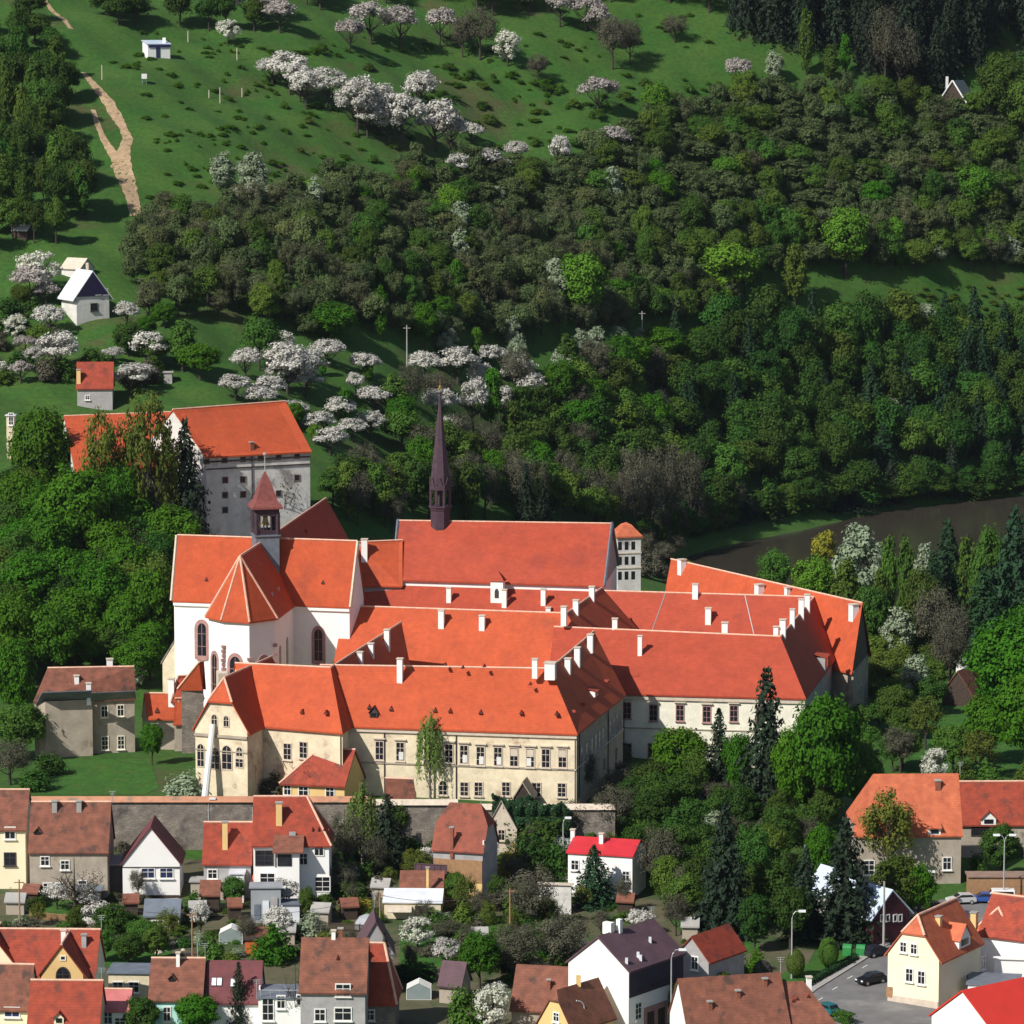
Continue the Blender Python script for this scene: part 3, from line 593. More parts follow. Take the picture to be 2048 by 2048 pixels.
# choir and apse
ap = P(480, 1112, ZCR-.3); cr = Vector((*(P(527.7, 1081, ZCR-.3)-ap).xy, 0)).normalized()
rgt = [P(499, 1244, ZC), P(555, 1236.5, ZC)]; lft = [P(442, 1240, ZC), P(410, 1232.6, ZC)]
nr = Vector((cr.y, -cr.x, 0)); wr = (rgt[1]-ap).dot(nr); bk = ap+cr*26
ER = rgt[1]+cr*24; L0 = lft[1]; L1 = ap-nr*wr+cr*(3.2); L1.z = ZC; LE = L1+cr*20
cf = [[rgt[1], ER, bk, ap], [rgt[0], rgt[1], ap], [lft[0], rgt[0], ap], [lft[1], lft[0], ap], [L1, lft[1], ap], [LE, L1, ap, bk]]
cr_ = roof_slab(cf, .3).build('choir_roof', TILE_O, rt); cb = MB()
for p in rgt+lft+[L1]: cb.tube([ap, p], .2, 6)
cb.tube([ap, bk], .2, 6); cb.build('ridge_tiles', RIDGE, cr_)
cen = ap+cr*4; cen.z = 0
ins = lambda p: Vector((p.x, p.y, 0))+(cen-Vector((p.x, p.y, 0))).normalized()*.6
wl = [ins(p) for p in (ER, rgt[1], rgt[0], lft[0], lft[1], L1, LE)]; up = lambda p, z: Vector((p.x, p.y, z))
cw = MB().poly_prism([up(p, 1) for p in wl], [up(p, ZC-.15) for p in wl]).build('choir_wall', WHITE, rt)
Ch = W(); Ch.root = rt; Ch.wall = cw; Ch.sides = {'r': (wl[1], wl[0]), 'fr': (wl[1], wl[2]), 'f': (wl[2], wl[3]), 'fl': (wl[3], wl[4])}
win(Ch, 'f', 471, 1352, 2.0, 6, fm=SANDST, arch=True, fw=.5); win(Ch, 'fl', 430, 1352, 1.4, 7, fm=SANDST, arch=True, fw=.5); win(Ch, 'fr', 527, 1355, 1.8, 6, fm=SANDST, arch=True, fw=.5)
win(Ch, 'r', 574, 1302, .9, 4.2, fm=GREYPL, gm=GREYPL, arch=True, mull=0, sill=False); win(Ch, 'r', 560, 1318, .9, 4, fm=GREYPL, gm=GREYPL, arch=True, mull=0, sill=False)
for i, z0, z1 in ((3, 7, 15.5), (2, 6, 15.5), (1, 7, 16)):
    q = MB(); z = z0
    while z < z1:
        if random.random() < .75: q.box(up(wl[i], z)-Vector((0, 0, 0)), .5+.4*random.random(), .5+.3*random.random(), .5, .4)
        z += .75
    q.build('quoins', SANDST, cw)
for px, y_ in ((543, 1187), (556, 1177)):
    p = hit(Ch, (rgt[1], ER, ap), px, y_); MB().box(p-Vector((0, 0, .3)), .5, .5, 1.0).build('roof_vent', STEEL, cr_)
# nave behind the crossing
R0 = P(528, 1081, ZCR-.4); R1 = P(652, 996, ZCR-.4); NV = wridge(rt, (528, 1081), (652, 996), ZCR-.4, wr, ZC, 1, side=1, wm=WHITE, rm=TILE_P)
NV.roof.name = 'nave_roof'; vent(NV, 612, 1066)
# turret
tc = P(531, 1079, ZCR); s = scale_at(tc); zz = lambda y: ZCR+(1079-y)/s*1.02; a0 = R(45+14); tw = 25/s*1.41
MB().lathe((tc.x, tc.y, 0), [(tw*.95, ZCR-9), (tw*.95, zz(1072)), (tw*1.05, zz(1070)), (tw*1.05, zz(1067)), (tw*.4, zz(1066))], 4, a0).build('turret_shaft', SLATE, rt)
tb = MB()
for k in range(4):
    t = a0+k*math.pi/2; q = Vector((tc.x+tw*.86*math.cos(t), tc.y+tw*.86*math.sin(t), 0)); tb.tube([up(q, zz(1068)), up(q, zz(1024))], .42, 6)
    t2 = a0+(k+1)*math.pi/2; q2 = Vector((tc.x+tw*.86*math.cos(t2), tc.y+tw*.86*math.sin(t2), 0))
    for f_ in (.33, .67): tb.tube([up(q.lerp(q2, f_), zz(1068)), up(q.lerp(q2, f_), zz(1030))], .14, 5)
    tb.obox(up((q+q2)/2, (zz(1030)+zz(1013))/2), (q2-q).normalized(), Vector((-(q2-q).y, (q2-q).x, 0)).normalized(), (0, 0, 1), (q2-q).length, .5, zz(1013)-zz(1030)-.02)
    tb.obox(up((q+q2)/2, zz(1063)), (q2-q).normalized(), Vector((-(q2-q).y, (q2-q).x, 0)).normalized(), (0, 0, 1), (q2-q).length, .3, .8)
tb.build('bell_stage', DARKROOF, rt)
MB().lathe((tc.x, tc.y, 0), [(.12, zz(1030)), (.35, zz(1034)), (.5, zz(1043)), (.75, zz(1050))], 10).build('bell', GOLD, rt)
MB().lathe((tc.x, tc.y, 0), [(tw*1.24, zz(1016)), (tw*1.22, zz(1012)), (tw*.85, zz(1000)), (tw*.45, zz(968)), (.1, zz(944))], 4, a0).build('turret_roof', TURR, rt)
MB().lathe((tc.x, tc.y, 0), [(.09, zz(946)), (.06, zz(913)), (.3, zz(912)), (.3, zz(908)), (.02, zz(907))], 8).build('finial', STEEL, rt)
# buttress at the left corner
p = T_.C[0]; d, n = T_.d, T_.n; q = [(-2.6, 1), (-2.6, 8.6), (0, 13), (0, 1)]
for k, (oo, dv) in enumerate(((p+n*1.2, d), (p+d*14.5+n*.2, -n))):
    if k: break
    b = MB().poly_prism([oo+d*x_+Vector((0, 0, z_)) for x_, z_ in q], [oo+n*2+d*x_+Vector((0, 0, z_)) for x_, z_ in q]).build('buttress', CREAM, rt)
    q2 = [(-2.9, 8.4), (-2.9, 8.8), (.1, 13.6), (.1, 13.2)]; MB().poly_prism([oo-n*.1+d*x_+Vector((0, 0, z_)) for x_, z_ in q2], [oo+n*2.1+d*x_+Vector((0, 0, z_)) for x_, z_ in q2]).build('buttress_cap', STONE, b)
for px in (447,):
    o_ = up(wl[3], 0); b = MB().box((o_.x-.2, o_.y-1.2, 6), 1.6, 3, 10.5, .2).build('buttress', LIMEST, rt)
# linking roof between church and hall
rt = thing('linking_building', 'short linking building with red roof and white chimney between church and tall hall', 'monastery building', P(760, 1200, 1))
LK = wpx(rt, (712, 1171), (805, 1172), (714, 1084), (805, 1080), 15, 22.5, 0, wm=GREYPL, rm=TILE_O); chimney(LK, 729, 1122, 1079, 1.1)
# tower behind
rt = thing('stone_tower', 'small square stone tower with low tiled cap behind the hall gable', 'tower', P(1252, 1190, 0))
tp = PY(1252, 1100, 772); s = scale_at(tp); z_ = lambda y: tp.z+(1100-y)/s
MB().box((tp.x, tp.y, (z_(1071)-2)/2), 4.7, 4.7, z_(1071)+2, .25).build('wall', BARNW, rt)
MB().lathe((tp.x, tp.y, 0), [(3.75, z_(1071)-.1), (3.7, z_(1069)), (1.2, z_(1048)), (.1, z_(1044))], 4, R(45)+.25).build('roof', TILE_SAL, rt)
for yy in (1088, 1118, 1148):
    for x_ in (-1.3, 0, 1.3):
        MB().box((tp.x+x_, tp.y-2.3+x_*.25, z_(yy)), .75, .3, 1.6, .25).build('window', GLASS, rt)
for yy in (1074, 1103, 1133): MB().box((tp.x, tp.y, z_(yy)), 4.95, 4.95, .25, .25).build('string_course', LIMEST, rt)
# low houses left of the gabled wing
rt = thing('garden_house', 'weathered grey-pink house with blue-grey lower roof at the lawn', 'house', P(175, 1520, .5))
n0 = wpx(rt, (66, 1404), (272, 1397), (95, 1336), (268, 1333), 9.3, 14.2, 0, wm=OLDPL, rm=TILE_B, over=.4)
n1 = W(); 
fq = [P(72, 1407, 9.0), P(181, 1404, 9.0), P(184, 1380, 11.5), P(84, 1384, 11.5)]; fr = W(); fr.root = rt; fr.E0, fr.E1, fr.R0 = fq[0], fq[1], fq[3]; fr.d, fr.n = n0.d, n0.n
fr.roof = roof_slab([fq], .16).build('lower_roof', SLATE, rt); fr.C = [fq[0]+Vector((.25, .3, 0)), fq[1]+Vector((-.2, .3, 0)), fq[2]+Vector((-.2, 2, 0)), fq[3]+Vector((.25, 2, 0))]
fr.wall = MB().poly_prism([Vector((*v.xy, 0)) for v in fr.C], [Vector((*v.xy, (8.95, 8.95, 9.6, 9.6)[i])) for i, v in enumerate(fr.C)]).build('wall', OLDPL, rt)
sl_ = [P(181, 1403, 9.45), P(272, 1397, 9.45), P(270, 1383, 11.2), P(181, 1387, 11.2)]; roof_slab([[v-n0.n*.15+Vector((0,0,.18)) for v in sl_]], .12).build('lower_roof', SLATE, rt)
for px, py, h_ in ((209,1423,1.7),(241,1421,1.7),(210,1486,2),(242,1485,2)): win(n0, 'e', px, py, .95, h_, fm=CREAMW)
for px, yb, yt, w_ in ((153,1378,1352,.7),(219,1340,1319,.9)): chimney(n0, px, yb, yt, w_)
chimney(fr, 177, 1396, 1367, .7)
for px in (134, 241): vent(n0, px, 1367, .6, .4)
q = MB()
for k in range(9): q.box(Vector((*fr.C[1].xy, .6+k*.95))+Vector((-.45, .3, 0)), 1.1, .8, .7, 0)
q.build('quoins', SANDST, fr.wall)
rt = thing('outbuilding', 'low ruinous outbuilding under bright orange roof between garden house and gabled wing', 'outbuilding', P(350, 1490, .5))
o1 = wpx(rt, (294, 1437), (352, 1438), (288, 1386), (350, 1387), 5.6, 9.6, 0, wm=OLDPL, rm=TILE_O); vent(o1, 314, 1424, .8, .8)
o2 = wpx(rt, (346, 1448), (412, 1447), (350, 1397), (394, 1395), 5.0, 9.0, 0, ends=('gable', 'hip'), wm=OLDPL, rm=TILE_O); vent(o2, 377, 1424, .8, .8)
chimney(o1, 343, 1414, 1358, .95); door(o2, 'e', 384, .3, 1.6, 2.6)
rt = thing('side_chapel', 'small red-roofed chapel leaning against the church left of the apse', 'chapel', P(375, 1420, 1))
s1 = wpx(rt, (352, 1397), (408, 1399), (356, 1352), (394, 1350), 8.4, 12.4, 0, ends=('hip', 'hip'), wm=STONE, rm=TILE_R)
s2 = wpx(rt, (384, 1372), (412, 1376), (398, 1324), (408, 1322), 11, 15.5, 0, ends=('hip', 'gable'), wm=STONE, rm=TILE_O); chimney(s1, 360, 1377, 1362, .6)
# small buildings before the front wing
rt = thing('lodge', 'small pyramid-roofed lodge tucked in the corner of the monastery front', 'lodge', P(648, 1560, 0))
l1 = wpx(rt, (610, 1494), (688, 1491), (642, 1449), (653, 1447), 6.2, 10.4, -.5, ends=('hip', 'hip'), wm=STONE, rm=TILE_R)
chimney(l1, 613, 1490, 1455, .9)
rt = thing('tiled_cottage', 'yellow cottage with worn red roof behind a bare tree on the garden wall', 'cottage', P(630, 1592, 0))
m1 = wpx(rt, (558, 1567), (690, 1573), (640, 1496), (711, 1499), 2.9, 7.9, -1, ends=('hip', 'gable'), wm=YEL, rm=TILE_R)
chimney(m1, 647, 1506, 1488, .9); win(m1, 'e', 607, 1583, 1.4, 1.4); win(m1, 'e', 575, 1580, 1, 1.4); win(m1, 'e', 660, 1584, 1.2, 1.3)
rt = thing('shed', 'brown-roofed shed with dark gable at the foot of the front wing beside the birch', 'shed', P(810, 1600, 0))
wpx(rt, (768, 1598), (820, 1600), (770, 1556), (827, 1558), 1.2, 4.6, -1, wm=WOODD, rm=TILE_B)
rt = thing('shed', 'mossy dark wooden gabled shed against the right half of the front wing', 'shed', P(1045, 1600, 0))
q = PY(1045, 1597, 591.5); wing(rt, q+Vector((1.6, 0, 0)), q+Vector((2.3, 4, 0)), q+Vector((0, 0, 2.6)), q+Vector((.7, 4, 2.6)), -1, wm=WOODD, rm=OLDPL, caps=False, over=.2)
# garden wall
def stone_wall(name, label, a, b, z0, z1, th=1.2, cop=COPING):
    a, b = Vector(a), Vector(b); x = (b-a).normalized(); n = Vector((-x.y, x.x, 0)); L = (b-a).length; c = (a+b)/2
    rt = thing(name, label, 'wall', (c.x, c.y, z0)); MB().obox((c.x, c.y, (z0+z1)/2), x, n, (0, 0, 1), L, th, z1-z0).build('wall_body', STONE, rt)
    A_ = a-n*th*.8; B_ = b-n*th*.8; q = [up(A_, z1), up(a+n*th*.8, z1), up(a, z1+.75)]
    MB().poly_prism(q, [v+(b-a) for v in q]).build('coping', cop, rt); return rt
p0 = PY(56, 1600, 588.2); p1 = PY(742, 1600, 588.2)
stone_wall('garden_wall', 'long rubble retaining wall with orange tile coping above the town houses', (p0.x, 588.2, 0), (p1.x, 588.2, 0), -8, 1.75)
p0 = PY(742, 1600, 588.2); p1 = PY(916, 1600, 588.2)
stone_wall('garden_wall', 'bare pale stone stretch of retaining wall right of the dark conifer', (p0.x+.02, 588.2, 0), (p1.x, 588.2, 0), -8, 1.3, cop=LIMEST)
p0 = PY(925, 1600, 588.2); p1 = PY(1230, 1600, 588.2)
stone_wall('garden_wall', 'ivy-covered stretch of retaining wall right of the ruined house', (p0.x, 588.2, 0), (p1.x, 588.2, 0), -8, .6, cop=LIMEST)
# barn on the slope
rt = thing('granary', 'big granary with orange roof and lime wall of tiny square windows on the slope', 'granary', P(500, 1040, 22))
zg = solve_zr(P(412, 914, 36), P(624, 903, 36), (345, 819), 36, 50)
Bn = wpx(rt, (412, 914), (624, 903), (345, 819), (571, 802), 36, zg, 18, wm=BARNW, rm=TILE_O, over=.5)
Bl = wpx(rt, (150, 945), (420, 925), (128, 832), (390, 822), 34, zg-2.5, 16, wm=BARNW, rm=TILE_O)
for px in (413, 449, 486, 521, 557, 594): win(Bn, 'e', px, 923-(px-413)*.06, .9, .8, fm=STONE, mull=0, sill=False)
for py in (960, 990, 1020):
    for px in ((450, 486, 594), (450, 486, 557), (450,))[(960, 990, 1020).index(py)]: win(Bn, 'e', px, py-(px-450)*.03, .95, 1.0, fm=STONE, mull=0, sill=False)
band(Bn, 'e', 33.6, .2, .15, WOODD); band(Bn, 'e', 35.0, .3, .2, WOODD); chimney(Bn, 503, 898, 885, .7, m=BRICK); pipe(Bn, 'e', 508, 24, 36)
# ------------------------------------------------------------------ the town
def house(name, label, px, py, w, d, h, rh, yaw=0, axis='x', wm=WHITE, rm=TILE_R, cat='house', root=None, ends=('gable', 'gable'), half=None, group=None, over=.35, t=.22, caps=True, z=None):
    g = ground(px, py); 
    if z is not None: g = P(px, py, z)
    rt = root or thing(name, label, cat, g, group); a = R(yaw); X = Vector((math.cos(a), math.sin(a), 0)); Y = Vector((-X.y, X.x, 0)); b = Vector(g)
    if axis == 'x': E0 = b-X*w/2-Y*over; E1 = b+X*w/2-Y*over; Rr = Y*(d/2+over)
    else:
        E0 = b+X*(w/2+over)-Y*.3; E1 = E0+Y*d; Rr = -X*(w/2+over)
    E0.z = E1.z = b.z+h; R0 = E0+Rr; R1 = E1+Rr; R0.z = R1.z = b.z+h+rh
    if ends[0] == 'hip': R0 = R0+(E1-E0).normalized()*min(abs(Rr.length)*.8, (E1-E0).length*.4)
    if ends[1] == 'hip': R1 = R1-(E1-E0).normalized()*min(abs(Rr.length)*.8, (E1-E0).length*.4)
    o = wing(rt, E0, E1, R0, R1, b.z-2.5, ends=ends, wm=wm, rm=rm, t=t, over=over, half=half, caps=caps); o.base = b; o.X = X; o.Y = Y; return o
def flat(name, label, px, py, w, d, h, yaw=0, wm=WHITE, rm=CONC, cat='building', root=None, tilt=0):
    g = ground(px, py); rt = root or thing(name, label, cat, g); a = R(yaw); X = Vector((math.cos(a), math.sin(a), 0)); Y = Vector((-X.y, X.x, 0))
    o = W(); o.root = rt; o.d = X; o.n = Y; b = Vector(g); o.base = b
    c = [b-X*w/2, b+X*w/2, b+X*w/2+Y*d, b-X*w/2+Y*d]; o.C = c
    o.sides = {'e': (up(c[0], 0), up(c[1], 0)), 'end1': (up(c[1], 0), up(c[2], 0)), 'end0': (up(c[3], 0), up(c[0], 0))}
    tp = [v+Vector((0, 0, h+(tilt if i > 1 else 0))) for i, v in enumerate(c)]
    o.wall = MB().poly_prism([v-Vector((0, 0, 2.5)) for v in c], tp).build('wall', wm, rt); k = .25
    q = [tp[0]-X*k-Y*k, tp[1]+X*k-Y*k, tp[2]+X*k+Y*k, tp[3]-X*k+Y*k]; q = [v+Vector((0, 0, .19)) for v in q]
    o.E0, o.E1, o.R0 = q[0], q[1], q[3]; o.roof = roof_slab([q], .18).build('roof', rm, rt); return o
# -- left row under the wall
h = house('town_house', 'pale yellow house with brown roof cut by the left picture edge', -4, 1778, 8.6, 9, 8.8, 5.0, 0, wm=YELP, rm=TILE_B)
win(h, 'e', 20, 1666, 1.4, 1.6); win(h, 'e', 20, 1718, 1.5, 1.7, fm=FRD)
h = house('town_house', 'large brown-roofed house with bare tree before it, below the garden wall', 138, 1800, 11.6, 9.5, 7.0, 6.4, 0, wm=OLDPL, rm=TILE_B)
for px, yb, yt in ((109,1626,1603),(158,1625,1603)): chimney(h, px, yb, yt, .7, m=CONC)
for px, py in ((90,1722),(130,1730),(165,1770),(95,1775),(120,1775)): win(h, 'e', px, py, 1.1, 1.2)
dormer(h, 76, 1668, 1.0, .5, .5, 1.4, rm=TILE_B, wm=FRD)
h = house('town_house', 'white gabled house with twin blue windows and dark brown roof', 303, 1796, 8.2, 8.5, 4.9, 5.6, 1, axis='y', wm=WHITE, rm=TILE_M, caps=False)
for px in (287, 297, 310): pass
for px in (296, 333): win(h, 'end0', px, 1746, 1.75, 1.35, gm=BGLASS, mull=1)
MB().obox(h.base+Vector((0, -.12, 4.55)), (1, 0, 0), (0, 1, 0), (0, 0, 1), 8.3, .2, .12).build('string_course', FRD, h.wall)
MB().obox(h.base+Vector((0, -.16, -.2)), (1, 0, 0), (0, 1, 0), (0, 0, 1), 8.0, .5, 1.3).build('plinth', WOODD, h.wall)
h = house('shed', 'small stone shed with blue-grey metal roof before the white gabled house', 324, 1862, 5.2, 4.6, 2.2, 1.9, 0, wm=OLDPL, rm=SLATE, caps=False, cat='shed'); win(h, 'e', 316, 1848, 1.5, .9); door(h, 'e', 344, h.base.z, 1, 1.8)
h = flat('garden_shed', 'low dark flat-roofed shed under the bare tree of the brown house', 175, 1815, 3.8, 3, 2.4, 0, wm=WOODD, rm=SLATE, cat='shed')
h = flat('garage', 'dark gap-filling garage between brown house and white gabled house', 232, 1790, 2.6, 6, 4.4, 0, wm=FRD, rm=CONC, cat='garage')
# -- red cluster
h = house('town_house', 'red-roofed back house with yellow chimney pillar right of the white gable', 455, 1796, 7.2, 7, 5.0, 5.4, 0, wm=GREYPL, rm=TILE_R)
chimney(h, 450, 1700, 1644, .75, m=YEL); win(h, 'e', 425, 1748, 1.2, 1.2)
h = house('town_house', 'tall wide red-roofed house with glazed white back extension', 584, 1806, 11.4, 8.5, 8.4, 6.3, 0, wm=WHITE, rm=TILE_R, ends=('gable', 'hip'))
chimney(h, 558, 1652, 1606, .85, m=YEL); 
for px in (625, 637, 648, 658): vent(h, px, 1661, .3, .5)
for px, py, w_, h_ in ((529,1716,2.4,2.0),(571,1716,2.7,2.4),(607,1718,1.0,1.5),(638,1700,1.2,1.5),(594,1764,.6,.8),(535,1758,2,1.6),(645,1768,2,2)): win(h, 'e', px, py, w_, h_, fm=FRD if w_ > 2 else FRW, sill=False)
e_ = MB().obox(h.base+Vector((-.4, -1.2, 4.0)), h.X, h.Y, (0, 0, 1), 3.2, 2.2, 8.6).build('extension', WHITE, h.root)
roof_slab([[h.base+Vector(v) for v in ((-2.6, -2.9, 8.0), (1.8, -2.9, 8.0), (1.8, .4, 9.9), (-2.6, .4, 9.9))]], .15).build('extension_roof', TILE_B, e_)
MB().obox(h.base+Vector((-.9, -2.35, 6.8)), h.X, h.Y, (0, 0, 1), 2.0, .14, 1.7).build('window', GLASS, e_)
sk_ = hit(h, 'e', 585, 1672); MB().box(sk_+Vector((0, -.2, .2)), .9, .3, .9).build('satellite_bracket', STEEL, h.roof)
h = house('lean_to', 'small orange-tiled lean-to roof before the white extension', 545, 1806, 6.5, 3.5, 2.4, 1.6, -12, wm=GREYPL, rm=TILE_SAL, cat='shed')
h = flat('sheet_shed', 'tall grey sheet-metal shed patched from several panels', 532, 1846, 4.2, 3, 5.0, 2, wm=SHEETM, rm=SHEETM, cat='shed')
for i in range(3): MB().obox(h.base+Vector((-1.2+i*1.2, -.07, 1.6+.5*i)), (1, 0, 0), (0, 1, 0), (0, 0, 1), .9, .08, 2.2).build('sheet_panel', [SLATE, METW, GREYPL][i], h.root)
flat('sheet_shed', 'low pale blue metal shed beside the patched grey one', 582, 1846, 2.4, 3, 2.6, 2, wm=METW, rm=SLATE, cat='shed')
house('shed', 'small brown-roofed shed right of the stone shed with metal roof', 420, 1826, 3, 3, 2.6, 1.9, 0, wm=WOODD, rm=TILE_B, cat='shed', caps=False)
flat('lean_to', 'long grey concrete-roofed lean-to below the red-roofed back house', 415, 1800, 4.8, 3, 2.6, 0, wm=OLDPL, rm=CONC, cat='shed')
flat('shed', 'white plastered shed standing between the lean-to roofs', 474, 1806, 1.9, 2.5, 4.2, 0, wm=WHITE, rm=METW, cat='shed')
flat('kiosk', 'little orange wooden hut with curved shade among garden bushes', 502, 1912, 1.6, 1.2, 2.2, 0, wm=ORANGEW, rm=WOODD, cat='hut')
# -- lower left corner
h = house('town_house', 'red-roofed house with yellow rounded gable in the lower left', 85, 2052, 14, 9.5, 6.4, 5.2, -2, wm=YELP, rm=TILE_R)
c = house('', '', 126, 2062, 5.4, 7, 7.0, 4.4, -2, axis='y', wm=YEL, rm=TILE_R, root=h.root, half=(.0, 0), over=.6); c.roof.name = 'gable_roof'; c.wall.name = 'gable_wall'
win(c, 'end0', 126, 1952, 1.6, 1.7, fm=FRD, arch=True); win(c, 'end0', 126, 1916, .5, .4, fm=CREAMW, mull=0, sill=False)
chimney(h, 127, 1888, 1861, .6); chimney(h, 168, 1896, 1870, .6, m=GREYPL)
c = house('', '', -12, 2046, 6, 7, 7.0, 4.6, -2, axis='y', wm=YELP, rm=TILE_R, root=h.root, over=.6); c.roof.name = 'gable_roof'; c.wall.name = 'gable_wall'
h = house('town_house', 'brown-roofed house front in the lower left corner with blue window', 14, 2100, 6.0, 7, 5.2, 5.0, -4, wm=YELP, rm=TILE_B); win(h, 'e', 24, 2024, 1.8, 1.1, gm=BGLASS)
h = house('town_house', 'worn red-brown pantile roof before the rounded yellow gable', 128, 2118, 9.2, 7, 4.0, 5.2, -2, wm=CREAM, rm=TILE_R); dormer(h, 118, 2046, 1.2, .9, .5, 1.6, wm=YELP)
h = house('town_house', 'small white house with pink roof and blue window at the bottom', 228, 2092, 4.2, 4.5, 4.6, 2.2, -3, wm=WHITE, rm=mat('pink_tiles', (.52, .17, .17), (.44, .13, .13), .8)); win(h, 'e', 216, 2036, 1.0, 1.4, gm=BGLASS); win(h, 'e', 240, 2044, 1.2, 1.0)
h = flat('annex', 'low cream annex with flat roofs and roof terrace behind the pink roof', 258, 1995, 5.4, 5, 3.2, -3, wm=CREAM, rm=SLATE)
for px in (236, 268): win(h, 'e', px, 1974, 1.2, 1.3)
h = house('town_house', 'turquoise house under a wide brown roof at the bottom', 352, 2080, 7.0, 8.5, 5.2, 4.4, -1, wm=TURQ, rm=TILE_B); chimney(h, 356, 1934, 1906, .45); win(h, 'e', 334, 2028, .8, 1.7); dormer(h, 344, 1962, .8, .6, .3, 1, wm=FRD, rm=TILE_B)
h = house('town_house', 'white house with maroon roof and bright skylights behind a cypress', 466, 2076, 7.2, 7.5, 4.6, 4.6, -1, wm=WHITE, rm=TILE_M, caps=False)
for px, py in ((428,1964),(439,1964),(466,1966)):
    p = hit(h, 'e', px, py); sl = math.atan2(h.R0.z-h.E0.z, h.w); zz_ = Vector((h.n.x*math.cos(sl), h.n.y*math.cos(sl), math.sin(sl))); nn_ = h.d.cross(zz_)
    s_ = MB().obox(p, h.d, nn_, zz_, .72, .2, 1.25).build('skylight', FRD, h.roof); MB().obox(p+nn_*-.08 if nn_.y > 0 else p+nn_*.08, h.d, nn_, zz_, .55, .1, 1.05).build('skylight_pane', LAMPW, s_)
win(h, 'end1', 520, 1985, .8, 1.6); 
h = flat('town_house', 'white flat-roofed house with tall window, dark tree before it', 590, 2090, 9.2, 6.5, 6.0, -1, wm=WHITE, rm=SLATE, cat='house')
win(h, 'e', 536, 2018, 1.3, 2.8); win(h, 'e', 562, 2004, .9, 1.5); win(h, 'e', 612, 2000, 2.2, 1.2, sill=False); win(h, 'e', 645, 2030, 1.0, 2.0)
q = MB()
for k in range(8): q.tube([h.C[0]+h.d*(.3+k*1.22)+Vector((0, .3, 6.1)), h.C[0]+h.d*(.3+k*1.22)+Vector((0, .3, 7.0))], .04, 4)
q.tube([h.C[0]+h.d*.3+Vector((0, .3, 7.0)), h.C[1]-h.d*.3+Vector((0, .3, 7.0))], .05, 4); q.build('terrace_railing', STEEL, h.root)
h = house('town_house', 'grey house with big dull brown roof and three small chimneys', 666, 2096, 8.6, 9.0, 7.2, 6.0, -2, wm=GREYPL, rm=TILE_B, caps=False)
win(h, 'e', 686, 1980, 1.7, 1.4, fm=FRW); win(h, 'e', 686, 2028, 2.0, 1.5); win(h, 'e', 640, 2030, 1.2, 1.4)
chimney(h, 667, 1880, 1862, .5); chimney(h, 681, 1874, 1858, .55, m=BRICK); vent(h, 675, 1918, .4, .5)
h = house('town_house', 'narrow violet-roofed house wing behind the grey house', 752, 1990, 4.6, 8, 5.4, 4.6, 4, axis='y', wm=GREYPL, rm=TILE_V, caps=False)
h = house('town_house', 'red hipped roof with ribbed right slope beside the grey house', 757, 2072, 4.8, 7.5, 4.2, 7.0, -3, wm=STONE, rm=TILE_R, ends=('gable', 'hip')); win(h, 'e', 740, 2030, 1.0, 1.2)
h = house('shed', 'violet-roofed hut with pale wall between garden bushes', 900, 2008, 3.4, 4, 2.4, 2.9, -18, wm=OLDPL, rm=TILE_V, cat='hut', caps=False)
# -- middle
h = house('town_house', 'rust-roofed half-hipped house with balcony and ochre ground floor', 916, 1800, 7.8, 8.0, 7.2, 6.2, -15, wm=GREYPL, rm=TILE_RUST, caps=False, half=(.45, .45))
win(h, 'e', 925, 1760, 1.9, 1.4, fm=FRD); win(h, 'e', 905, 1742, 2.6, .9, fm=FRD, sill=False); win(h, 'end1', 968, 1692, .5, 1.4, mull=0, sill=False)
chimney(h, 904, 1700, 1655, .5, m=BRICK)
for zq, hq, mq in ((1.3, 2.6, YEL), (4.3, 3.3, WOODN)): MB().obox((h.C[0]+h.C[1])/2+Vector((0, 0, h.base.z+zq))-h.n*.06, h.d, h.n, (0, 0, 1), (h.C[1]-h.C[0]).length-.1, .14, hq).build('front_cladding', mq, h.wall)
p = on_side(h, 'e', 862, 1735)[0]; bb = MB().obox(p-Vector((0, .9, .5)), h.X, h.Y, (0, 0, 1), 5, 1.8, .2).build('balcony', WOODD, h.root); q = MB()
for k in range(6): q.obox(p-Vector((0, 1.75, -.2))+h.X*(k-2.5)*.95, h.X, h.Y, (0, 0, 1), .09, .09, 1.3)
q.obox(p-Vector((0, 1.75, -.85)), h.X, h.Y, (0, 0, 1), 5, .1, .1); q.obox(p-Vector((0, 1.70, -.2)), h.X, h.Y, (0, 0, 1), 4.9, .05, 1.2); q.build('railing', TILE_V, bb)
h = house('cottage', 'low brown-roofed cottage before the half-hipped house', 843, 1820, 6.4, 5, 2.6, 2.6, -2, wm=CREAM, rm=TILE_B, caps=False, cat='cottage'); chimney(h, 855, 1790, 1735, .35, m=YEL)
h = flat('awning_shed', 'shed with pale corrugated metal roof and cream wall, bare branches over it', 825, 1838, 8, 3.6, 2.3, -2, wm=CREAM, rm=METW, cat='shed', tilt=1.1)
MB().obox(h.base+Vector((-1.8, -.9, 1.6)), (1, 0, 0), (0, .95, .3), (0, -.3, .95), 3.4, 1.7, .1).build('canopy', LIMEST, h.root); door(h, 'e', 840, h.base.z, 1.6, 1.9)
h = house('ruined_house', 'roofless ruined brick house with blocked window beside the ivy', 952, 1700, 4.8, 5.5, 4.6, .6, -3, wm=BRICK, rm=STONE, cat='ruin', caps=False); h.roof.name = 'wall_crown'
win(h, 'e', 952, 1622, 1.1, 1.8, fm=LIMEST); 
q = MB(); b0 = h.base
